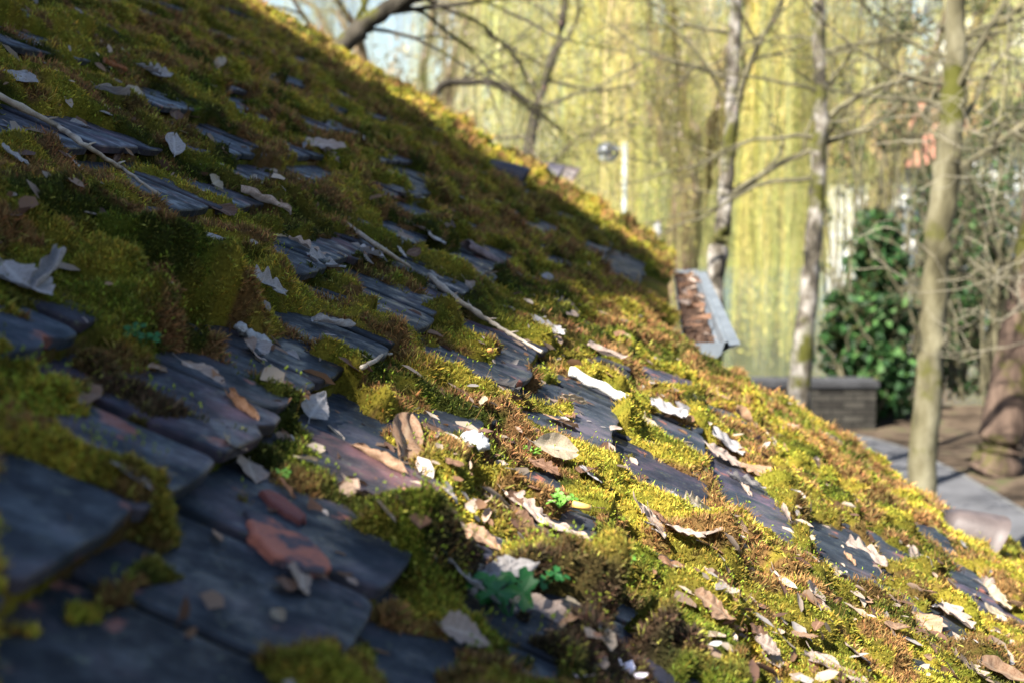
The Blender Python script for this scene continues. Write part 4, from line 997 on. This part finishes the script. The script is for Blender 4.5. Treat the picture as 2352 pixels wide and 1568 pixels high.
# the many small leaves and scraps strewn over the slope
r = random.Random(99); cnt = 0; rp = []
GRP = 'dry leaf scraps strewn over the moss'
LM_ = [(730,585,'overlapping oak leaf pair'),(745,350,'large pinkish leaf'),(255,212,'broad grey bitten leaf'),(400,335,'upright grey leaf'),(265,155,'orange bark strip'),(240,350,'long pale twig'),
 (860,560,'flat straw coloured stick'),(1110,725,'jointed straw stem'),(1140,806,'orange cigarette end'),(1130,598,'curled mauve bark'),(1375,885,'white birch bark stick'),(1150,890,'deeply lobed grey leaf'),(1390,812,'stalked lilac leaf'),
 (1285,965,'broad pinkish tan leaf'),(1498,980,'creamy bent leaf'),(925,1000,'tall standing tan leaf'),(1100,1018,'white crumbly lump'),(575,768,'knobbly white crust'),(1335,1160,'yellow cigarette end'),(1050,1220,'row of curled leaves'),
 (1550,1205,'leaf pile over the moss dome'),(1590,1290,'round moss dome'),(1690,1045,'big wrinkled leaf pair'),(1640,1182,'brown tile shard'),(1895,1175,'standing oak leaf'),(1760,1010,'long cream leaf'),(1690,870,'pinkish leaf below the gutter'),
 (1985,1270,'ruffled pale leaf'),(2230,1215,'brown vent hood'),(2285,1370,'large whitish leaf'),(1815,1350,'pale elongated leaf'),(1640,1390,'orange tan leaf'),(1910,1535,'blurred pinkish leaf'),(2225,1530,'many lobed leaf'),(1920,1435,'pinkish leaf among sprouts'),
 (1640,700,'zinc gutter'),(1240,410,'two dark vent hoods'),(915,457,'orange leaf'),(1000,545,'white oval leaf'),(1170,1425,'clover plant'),(725,935,'whitish pointed leaf'),(460,855,'blurred tile leaf'),(610,465,'long curled strip leaf'),(60,650,'lilac crumpled leaf'),(2110,1300,'leaf over the tile step'),(1925,1062,'tan verge leaf'),
 (1770,1485,'crumpled leaf near the bottom'),(2115,1425,'tan sprout side leaf'),(1280,715,'tattered shade leaf'),(1095,665,'rumpled brownish leaf'),(1270,1030,'cream leaf behind sprouts')]
CN = {'pale': 'pinkish', 'grey': 'grey', 'tan': 'tan', 'brown': 'brown', 'cream': 'cream'}; KN = {'oak': 'lobed', 'broad': 'broad', 'oval': 'oval', 'strip': 'rolled', 'pointed': 'pointed'}
used_ = set()
def scrap_label(x, y, c, k):
    for q in sorted(LM_, key=lambda q: (q[0]-x)**2+(q[1]-y)**2):
        dx = x-q[0]; dy = y-q[1]; ds = math.hypot(dx, dy)
        d = ('right of' if dx > 0 else 'left of') if abs(dx) > 1.8*abs(dy) else ('below' if dy > 0 else 'above') if abs(dy) > 1.8*abs(dx) else ('below and ' if dy > 0 else 'above and ') + ('right of' if dx > 0 else 'left of')
        l = '%s %s leaf scrap %s%s the %s' % (CN[c], KN[k], 'just ' if ds < 70 else '', d, q[2])
        if l not in used_: used_.add(l); return l
while cnt < 169:
    x = r.uniform(150, 2340); y = r.uniform(60, 1540)
    lit = (y > 760 and x > 1250 and y < 1530) or (900 < x < 1700 and 1040 < y < 1300)
    if r.random() > (1.0 if lit else .42): continue
    u, v = UV(x, y)
    if not (.9 < v < V_END-.1) or u > U_LOW-.1 or (v > V_EXT-.05 and u > U_EAVE-.06) or x > 1200 + 1150*(y/1300)**.8 + 300: continue
    if v > 4.2 and r.random() < .5: continue
    ln = r.choice((16, 21, 26, 32, 40))*min(1.2, 2.2/v); a = r.gauss(.5, .7)
    cl_ = r.choice(('pale', 'pale', 'tan', 'grey', 'tan', 'brown', 'brown', 'cream')); kd = r.choice(('oak', 'broad', 'oval', 'strip', 'pointed'))
    leaf((x, y), (x+cos(a)*ln, y+sin(a)*ln), kd, cl_, scrap_label(x, y, cl_, kd), maxlen=.06, roll=r.uniform(-.7, .5), group=GRP); cnt += 1
# countless crumbs of leaf, husk and needle caught in the moss
def crumbs(n, seed):
    rn = np.random.default_rng(seed); v = 1/(1/.7 - rn.random(n)*(1/.7-1/5.5)); u = -.3 - v*.62 + rn.random(n)*(v*1.1+.35)
    a = fbm(u*6+20, v*4, 111, 3); lit = (u > -.1) & (v > 1.1); ok = (rn.random(n) < np.where(lit, 1.0, np.where(v < 1.25, .012, .3))*np.clip((a-.38)/.2, 0, 1)) & (u < U_LOW-.1) & ~((v > V_EXT) & (u > U_EAVE-.03)); u, v = u[ok], v[ok]; n = len(u)
    P = RPn(u, v, surf_h(u, v)+.003); nm = aN + rn.normal(0, .35, (n, 3)); nm /= np.linalg.norm(nm, axis=1)[:, None]; X = np.cross(nm, rn.normal(0, 1, (n, 3))); X /= np.linalg.norm(X, axis=1)[:, None]; Y = np.cross(nm, X)
    ln = (.005+.015*rn.random(n)**2)[:, None]*np.maximum(1, v/2.5)[:, None]**.5; w_ = ln*rn.uniform(.25, .7, n)[:, None]; c = rn.uniform(.0, .5, n)[:, None]*w_
    vs = np.stack([P-X*ln, P-X*ln*.3+Y*w_+nm*c, P+X*ln*.5+Y*w_*.8+nm*c, P+X*ln+nm*c*.5, P+X*ln*.3-Y*w_+nm*c, P-X*ln*.5-Y*w_*.8+nm*c, P], 1).reshape(-1, 3); i = np.arange(n)*7
    tri = np.concatenate([np.stack([i+6, i+k, i+(k+1) % 6], 1) for k in range(6)])
    cs = np.array([(.36, .28, .22), (.30, .21, .15), (.20, .11, .06), (.34, .30, .27), (.11, .06, .04), (.42, .34, .26)])[rn.integers(0, 6, n)]*np.exp(rn.normal(0, .2, (n, 1)))
    return vs, tri, np.repeat(cs, 7, 0)
q = crumbs(10500, 19); tag(link('leaf_crumbs', npmesh('leaf_crumbs', q[0], q[1], LEAFM, q[2])), 'crumbs of dry leaf and husks scattered through the moss', 'leaf litter', kind='stuff')
# leaves heaped in the gutter
for k in range(34):
    v = gv0 + .04 + (gv1-gv0-.1)*r.random()**1.2; q = GE + CC*v + HH*r.uniform(.0, .070) + Vector((0, 0, r.uniform(-.012, .02)))
    o = bpy.data.objects.new('dry_leaf', lm(r.choice(('oak', 'broad', 'oval')), r.choice(('pale', 'tan', 'brown', 'brown')), k)); C.objects.link(o)
    X = Vector((r.uniform(-1, 1), r.uniform(-1, 1), r.uniform(-.4, .5))).normalized(); s = r.uniform(.045, .07)
    frame(o, q - X*s*.5, X, Vector((r.gauss(0, .4), r.gauss(0, .4)-.3, 1)).normalized(), (s, s, s)); tag(o, {'leaf_pale': 'pinkish', 'leaf_tan': 'tan', 'leaf_brown': 'dark brown'}[o.data.materials[0].name.split('.')[0]] + ' dry leaf heaped in the zinc gutter', 'leaf', 'leaves heaped in the gutter')

# ------------------------------------------------------------------ twigs, bark, cigarette ends and other litter
STRAW = noise_col(mat('dry_stick', rough=.8), [(.20, .16, .12), (.46, .40, .32)], scale=60, bump=.4)[0]
def stick(px, rad, m, label, name='twig', lift=.008, knot=True, sides=8):
    P = [seen(x, y, lift) for x, y in px]; r = random.Random(len(label)); pts = []
    for i in range(len(P)-1):
        for k in range(6): pts.append(P[i].lerp(P[i+1], k/6) + Vector((r.gauss(0, .0007), r.gauss(0, .0007), r.gauss(0, .0006))))
    pts.append(P[-1]); n = len(pts); rr = [rad*(1-.55*i/n)*(1.4 if knot and i % 7 == 3 else 1)*r.uniform(.95, 1.05) for i in range(n)]
    mb = MB(); mb.tube(pts, rr, sides); o = mb.build(name, m, None, True)
    if knot and rad > .003:
        for i in (5, 12, 17):
            if i < n-1:
                q = MB(); d = (pts[i+1]-pts[i]).normalized(); q.tube([pts[i], pts[i] + d*.006 + NN*.006, pts[i] + d*.012 + NN*.010 + CC*.003], [rr[i]*.6, rr[i]*.4, rr[i]*.25], 6); c = link('side_stub', q.mesh('side_stub', m, True)); c.parent = o
    return tag(o, label, 'twig')
stick([(-30,205), (130,290), (200,337), (280,388), (362,445)], .0045, STRAW, 'long pale grey twig crossing the upper left corner down to a bare tile', lift=.02)
stick([(795,515), (870,567), (940,612)], .0062, STRAW, 'flat straw coloured stick in the middle, ending at a tuft of moss', lift=.016, knot=False, sides=5)
stick([(985,632), (1050,690), (1120,735), (1180,772), (1245,808)], .0055, STRAW, 'straw coloured stem with a white joint leading down to the sunlit moss', lift=.016, sides=6)
stick([(1292,680), (1290,700), (1298,722)], .0012, STRAW, 'tiny bent pale straw near the end of the shade', knot=False)
stick([(830,845), (880,815), (900,812)], .003, STRAW, 'short pale straw lying in the moss left of centre', knot=False)
stick([(545,672), (560,620)], .002, STRAW, 'thin upright blurred stalk in the left foreground', knot=False) if False else None
# white birch bark stick
BIRCH = noise_col(mat('white_bark', rough=.7), [(.05, .045, .04), (.45, .43, .40), (.55, .53, .50)], scale=70, pos=[.30, .38, .7], stretch=(1, 1, 1), bump=.5)[0]
P0 = seen(1308, 852, .014); P1 = seen(1442, 918, .014)
if (P1-P0).length > .14: P1 = P0 + (P1-P0).normalized()*.14
mb = MB(); n = 14; r = random.Random(3); mb.tube([P0.lerp(P1, i/n) + Vector((0, 0, .002*sin(i))) for i in range(n+1)], [.0085*(1+.12*sin(i*1.7)+r.gauss(0, .05)) for i in range(n+1)], 10)
tag(mb.build('birch_stick', BIRCH, None, True), 'thick white birch bark stick lying on the sunlit moss', 'stick')
# two cigarette ends
def butt(a, b, label, col):
    m1 = noise_col(mat('filter_paper', rough=.8), [tuple(c*.8 for c in col), col], scale=300)[0]; m2 = mat('filter_core', (.55, .45, .30), .95)
    P = seen(*a, .006); Q = seen(*b, .006); X = (Q-P).normalized(); Q = P + X*.020
    t = empty('cigarette_end', P, label, 'cigarette end')
    mb = MB(); mb.tube([P, P.lerp(Q, .5), Q], [.0038, .0039, .0038], 14); mb.build('wrapper', m1, t, True)
    mb = MB(); mb.tube([Q - X*.001, Q + X*.0006], [.0034, .0033], 14); mb.build('filter', m2, t)
butt((1124,804), (1153,808), 'orange cigarette end resting on a dark tile in the shade', (.75, .34, .10))
butt((1315,1156), (1356,1166), 'yellow cigarette end beside torn leaves in the sunlit foreground', (.80, .48, .12))
# crumbly white lumps
CHALK = noise_col(mat('white_crust', rough=.9), [(.45, .47, .49), (.65, .66, .67)], scale=120, bump=.8)[0]
def lump(pts, rad, label):
    rn = random.Random(len(label)); mb = MB()
    for (x, y) in pts:
        P = seen(x, y, rad*.6); n1, n2 = 7, 10; vs = []; ph = rn.uniform(0, 6)
        for i in range(n1+1):
            for k in range(n2):
                a = pi*i/n1; b = 2*pi*k/n2; q = rad*(1+.22*sin(3*b+ph+2*a)+.15*rn.uniform(-1, 1)); vs.append(P + SS*(q*1.2*sin(a)*cos(b)) + CC*(q*sin(a)*sin(b)) + NN*(q*.8*cos(a)))
        mb.add(vs, [(i*n2+k, (i+1)*n2+k, (i+1)*n2+(k+1) % n2, i*n2+(k+1) % n2) for i in range(n1) for k in range(n2)])
    return tag(mb.build('crusted_lump', CHALK, None, True), label, 'lump')
lump([(553,752), (560,762), (575,768), (590,776), (605,782)], .0062, 'knobbly white crust on the moss left of centre')
lump([(1086,1010), (1092,1013), (1098,1016)], .0115, 'white crumbly lump between brown leaves in the foreground')
# curled bark and clay shards
BARKP = noise_col(mat('curled_bark', rough=.7), [(.10, .07, .075), (.24, .18, .18)], scale=40, bump=.6)[0]
P0 = seen(1068, 565, .012); P1 = seen(1190, 632, .012); X = (P1-P0).normalized()
if (P1-P0).length > .15: P1 = P0 + X*.15
Y = NN.cross(X); mb = MB(); vs = []; nn_ = 12; rn = random.Random(4)
for s_ in (0, 1):
    for i in range(nn_+1):
        t = i/nn_; R_ = (.018 - s_*.002)*(1-.3*t)
        for k in range(11): a = -.5 + 3.6*k/10; vs.append(P0.lerp(P1, t) + Y*cos(a)*R_ + NN*(sin(a)*R_ + .001*sin(i*2.1)) + X*rn.gauss(0, .0008 + (.004 if i in (0, nn_) else 0)))
q0_ = (nn_+1)*11; fs = []
for i in range(nn_):
    for k in range(10): a_ = i*11+k; fs += [(a_, a_+1, a_+12, a_+11), (q0_+a_, q0_+a_+11, q0_+a_+12, q0_+a_+1)]
for k in range(10): fs += [(k, q0_+k, q0_+k+1, k+1), (nn_*11+k, nn_*11+k+1, q0_+nn_*11+k+1, q0_+nn_*11+k)]
for i in range(nn_): fs += [(i*11, (i+1)*11, q0_+(i+1)*11, q0_+i*11), (i*11+10, q0_+i*11+10, q0_+(i+1)*11+10, (i+1)*11+10)]
mb.add(vs, fs); tag(mb.build('curled_bark', BARKP, None, True), 'curled mauve brown piece of bark, hollow at its dark upper end', 'bark')
SHARD = noise_col(mat('clay_shard', rough=.8), [(.20, .09, .05), (.34, .17, .11)], scale=50, bump=.5)[0]
def shard(x, y, s, label, m=SHARD):
    P = seen(x, y, .002); rn = random.Random(x); mb = MB(); k = 11; o = [(cos(2*pi*i/k+.3)*s*rn.uniform(.85, 1.1), sin(2*pi*i/k+.3)*s*.62*rn.uniform(.85, 1.1)) for i in range(k)]
    mb.add([P + SS*a + CC*b + NN*(.001) for a, b in o] + [P + SS*a*.9 + CC*b*.9 + NN*(.005+.03*a) for a, b in o], [tuple(range(k))[::-1], tuple(range(k, 2*k))] + [(i, (i+1) % k, k+(i+1) % k, k+i) for i in range(k)])
    return tag(mb.build('tile_shard', m), label, 'shard')
shard(1640, 1182, .016, 'small angular brown tile shard in the sunlit moss')
shard(960, 1150, .02, 'reddish tile shard near the row of curled leaves')
FLAKE = noise_col(mat('flaked_clay', rough=.75), [(.03, .032, .042), (.06, .05, .06), (.36, .12, .075), (.46, .17, .11)], scale=9, pos=[.36, .44, .48, .7], bump=.5)[0]
def flake(px, label, m=FLAKE):
    o = [seen(x, y, .006) for x, y in px]; rn = random.Random(len(label)); out = []
    for i in range(len(o)):
        for k in range(4): out.append(o[i].lerp(o[(i+1) % len(o)], k/4) + SS*rn.gauss(0, .0015) + CC*rn.gauss(0, .0015))
    n = len(out); mb = MB(); c = sum(out, Vector())/n
    mb.add([p - NN*.005 for p in out] + [p + NN*.002 for p in out] + [p.lerp(c, .06) + NN*.004 for p in out], [tuple(range(n))[::-1], tuple(range(2*n, 3*n))] + [(i, (i+1) % n, n+(i+1) % n, n+i) for i in range(n)] + [(n+i, n+(i+1) % n, 2*n+(i+1) % n, 2*n+i) for i in range(n)])
    return tag(mb.build('tile_flake', m), label, 'flake')
flake([(560,1180),(600,1186),(650,1222),(702,1240),(755,1296),(746,1318),(700,1316),(620,1280),(580,1232)], 'long terracotta flake broken from a tile, lying on blurred foreground tiles')
flake([(590,1130),(632,1138),(702,1192),(692,1206),(640,1182)], 'dark red tile fragment beside moss above the long terracotta flake', noise_col(mat('red_clay', rough=.8), [(.09, .03, .028), (.17, .055, .045)], scale=20, bump=.4)[0])
# small green plants
GREEN = mat('plant_green', (.025, .13, .03), .5, .4); GREEN2 = mat('plant_light_green', (.13, .30, .04), .5, .4)
for m_ in (GREEN, GREEN2):
    tr = N(m_, 'ShaderNodeBsdfTranslucent'); tr.inputs[0].default_value = m_.node_tree.nodes['Principled BSDF'].inputs['Base Color'].default_value
    ms = N(m_, 'ShaderNodeMixShader'); ms.inputs[0].default_value = .35; L(m_, m_.node_tree.nodes['Principled BSDF'].outputs[0], ms.inputs[1]); L(m_, tr.outputs[0], ms.inputs[2]); L(m_, ms.outputs[0], m_.node_tree.nodes['Material Output'].inputs['Surface'])
def plant(x, y, n, hgt, lf, m, label, name='seedling'):
    P = seen(x, y, 0); r = random.Random(int(x)); t = empty(name, P, label, 'plant')
    for k in range(n):
        a = r.uniform(0, 2*pi); tip = P + Vector((cos(a)*hgt*r.uniform(.2, 1.1), sin(a)*hgt*r.uniform(.2, 1.1), hgt*r.uniform(.4, 1))); mid = P.lerp(tip, .5) + Vector((0, 0, hgt*.15))
        mb = MB(); mb.tube([P, mid, tip], [.0009, .0007, .0005], 5); mb.build('stalk', m, t)
        mb = MB(); nrm = Vector((r.gauss(0, .4), r.gauss(0, .4)-.4, 1)).normalized(); e1 = nrm.cross(Vector((r.gauss(0, 1), r.gauss(0, 1), .1))).normalized(); e2 = nrm.cross(e1)
        for q in range(3):
            b = q*2*pi/3; d = e1*cos(b)+e2*sin(b); s = nrm.cross(d); vs = [tip, tip+d*lf*.45-s*lf*.38+nrm*lf*.1, tip+d*lf*.95-s*lf*.25, tip+d*lf*.82, tip+d*lf*.95+s*lf*.25, tip+d*lf*.45+s*lf*.38+nrm*lf*.1]
            mb.add(vs, [(0,1,2,3), (0,3,4,5)])
        mb.build('leaflet', m, t)
plant(1170, 1425, 7, .035, .018, GREEN, 'blurred clover plant with round green leaflets in the foreground hollow', 'clover')
plant(1420, 1320, 10, .022, .008, GREEN2, 'fresh light green seedling at the shaded edge in the lower middle')
plant(1285, 1165, 7, .014, .007, GREEN2, 'bright green seedling beside the yellow cigarette end')
plant(1230, 1050, 9, .014, .006, GREEN2, 'bright green seedling between brown leaves above the cigarette end')
plant(325, 800, 7, .02, .008, GREEN, 'tiny vivid green sprig deep in the left foreground moss')
plant(1250, 1350, 8, .02, .009, GREEN, 'green sprig right of the blurred grey leaves')
plant(655, 1105, 3, .01, .005, GREEN2, 'single green speck of a seedling in a dark tile gap')
# fallen blossom
PETAL = mat('petal', (.80, .72, .80), .5, .3)
def blossom(x, y, s, n, label):
    P = seen(x, y, .004); mb = MB(); r = random.Random(int(x))
    for k in range(n):
        a = 2*pi*k/max(n, 3)+r.uniform(-.3, .3); d = SS*cos(a)+CC*sin(a); q = NN.cross(d)
        c = [P + d*s*t + q*s*.42*sin(pi*t)*sg + NN*(s*.5*t*t+.3*s*r.random()*t) for t in (0, .35, .7, 1) for sg in (-1, 1)]
        mb.add(c, [(0,1,3,2), (2,3,5,4), (4,5,7,6)])
    tag(mb.build('blossom', PETAL, None, True), label, 'blossom')
blossom(1316, 1545, .014, 1, 'single white petal at the bottom edge'); blossom(1442, 1548, .014, 4, 'pinkish white fallen blossom at the bottom edge'); blossom(1162, 1312, .007, 2, 'tiny white petal on the blurred grey leaves')

# ------------------------------------------------------------------ lamp post, bollard, houses beyond
LP = W(1434, 500, 24); lp = empty('lamp_post', (LP.x, LP.y, 0), 'slim pale lamp post with a dark round lamp hung on its left side', 'street lamp')
PAINT = noise_col(mat('pale_paint', rough=.5), [(.28, .31, .29), (.36, .39, .37)], scale=8)[0]; DARK = noise_col(mat('lamp_metal', rough=.35, metal=.3), [(.06, .07, .08), (.12, .13, .15)], scale=8)[0]
top_ = W(1434, 328, 24); mb = MB(); mb.tube([Vector((LP.x, LP.y, 0)), Vector((LP.x, LP.y, 1)), Vector((LP.x, LP.y, top_.z))], [.045, .04, .035], 12); mb.build('post', PAINT, lp, True)
hc = W(1396, 350, 24); mb = MB(); mb.tube([Vector((LP.x, LP.y, hc.z+.06)), hc+Vector((0, 0, .08))], .018, 8); mb.build('arm', PAINT, lp, True)
mb = MB(); pr = [(.02, .17), (.10, .15), (.17, .09), (.205, .0), (.18, -.05), (.17, -.05)]; vs = [hc + Vector((cos(2*pi*k/20)*a, sin(2*pi*k/20)*a, b)) for a, b in pr for k in range(20)]
mb.add(vs, [(i*20+k, (i+1)*20+k, (i+1)*20+(k+1) % 20, i*20+(k+1) % 20) for i in range(5) for k in range(20)] + [tuple(range(100, 120))]); mb.build('lamp_shade', DARK, lp, True)
mb = MB(); pr = [(.165, -.05), (.15, -.11), (.09, -.16), (.01, -.18)]; vs = [hc + Vector((cos(2*pi*k/20)*a, sin(2*pi*k/20)*a, b)) for a, b in pr for k in range(20)]
mb.add(vs, [(i*20+k, (i+1)*20+k, (i+1)*20+(k+1) % 20, i*20+(k+1) % 20) for i in range(3) for k in range(20)]); mb.build('globe', mat('lamp_glass', (.45, .47, .48), .25, .5), lp, True)
b0 = W(1510, 560, 22); mb = MB(); mb.tube([Vector((b0.x, b0.y, 0)), Vector((b0.x, b0.y, 1.2)), Vector((b0.x, b0.y, W(1510, 520, 22).z)), Vector((b0.x, b0.y, W(1510, 508, 22).z))], [.07, .065, .06, .02], 12)
tag(mb.build('white_post', mat('white_paint', (.24, .24, .23), .5), None, True), 'white round topped post just above the roof edge right of the lamp', 'post')
HW = noise_col(mat('white_render', rough=.9), [(.70, .71, .74), (.80, .81, .83)], scale=.6)[0]; GL = mat('window_glass', (.10, .13, .18), .1, .6); RF = noise_col(mat('tiled_roof_red', rough=.8), [(.22, .09, .06), (.32, .14, .10)], scale=1.5)[0]
def farhouse(x, y, z, w_, dp, h, label, rows, colsn, red=True):
    t = empty('house', (x, y, z), label, 'house'); mb = MB(); mb.box((x-w_/2, y, z-2), (w_, 0, 0), (0, dp, 0), (0, 0, h+2)); mb.build('wall', HW, t)
    mb = MB(); e = .5; A_ = [Vector((x-w_/2-e, y-e, z+h+.003)), Vector((x+w_/2+e, y-e, z+h+.003)), Vector((x+w_/2+e, y+dp+e, z+h+.003)), Vector((x-w_/2-e, y+dp+e, z+h+.003)), Vector((x-w_/2-e, y+dp/2, z+h+2.6)), Vector((x+w_/2+e, y+dp/2, z+h+2.6))]
    mb.add(A_, [(0,1,5,4), (2,3,4,5), (0,4,3), (1,2,5), (3,2,1,0)]); mb.build('roof', RF if red else DARK, t)
    for i in range(colsn):
        for j in range(rows):
            wx = x - w_/2 + (i+.5)*w_/colsn; wz = z + (j+.35)*h/rows; mb = MB(); mb.box((wx-.45, y-.03, wz), (.9, 0, 0), (0, .06, 0), (0, 0, 1.3)); mb.build('window', GL, t)
def hz(x, y, d): return W(x, y, d)
for (px, py, d, w_, h, lb, rw, cn, rd) in ((2060, 560, 58, 3.4, 5.2, 'white rendered house seen between the willow and the smooth trunk', 3, 4, True), (2265, 520, 62, 4.0, 6.4, 'white rendered house seen right of the smooth trunk', 3, 3, True),
        (2225, 740, 56, 2.2, 3.5, 'low white house behind the thicket beside the river', 2, 2, False), (2390, 200, 66, 7, 6.5, 'large white building at the upper right corner', 3, 5, False), (1720, 850, 60, 4, 2.2, 'small white block added for the bright water glimpses under the willow', 1, 3, False)):  # last entry is an added stand-in for pale water reflections
    P = W(px, py, d); farhouse(P.x, P.y, P.z - h*.4, w_, 5, h, lb, rw, cn, rd)
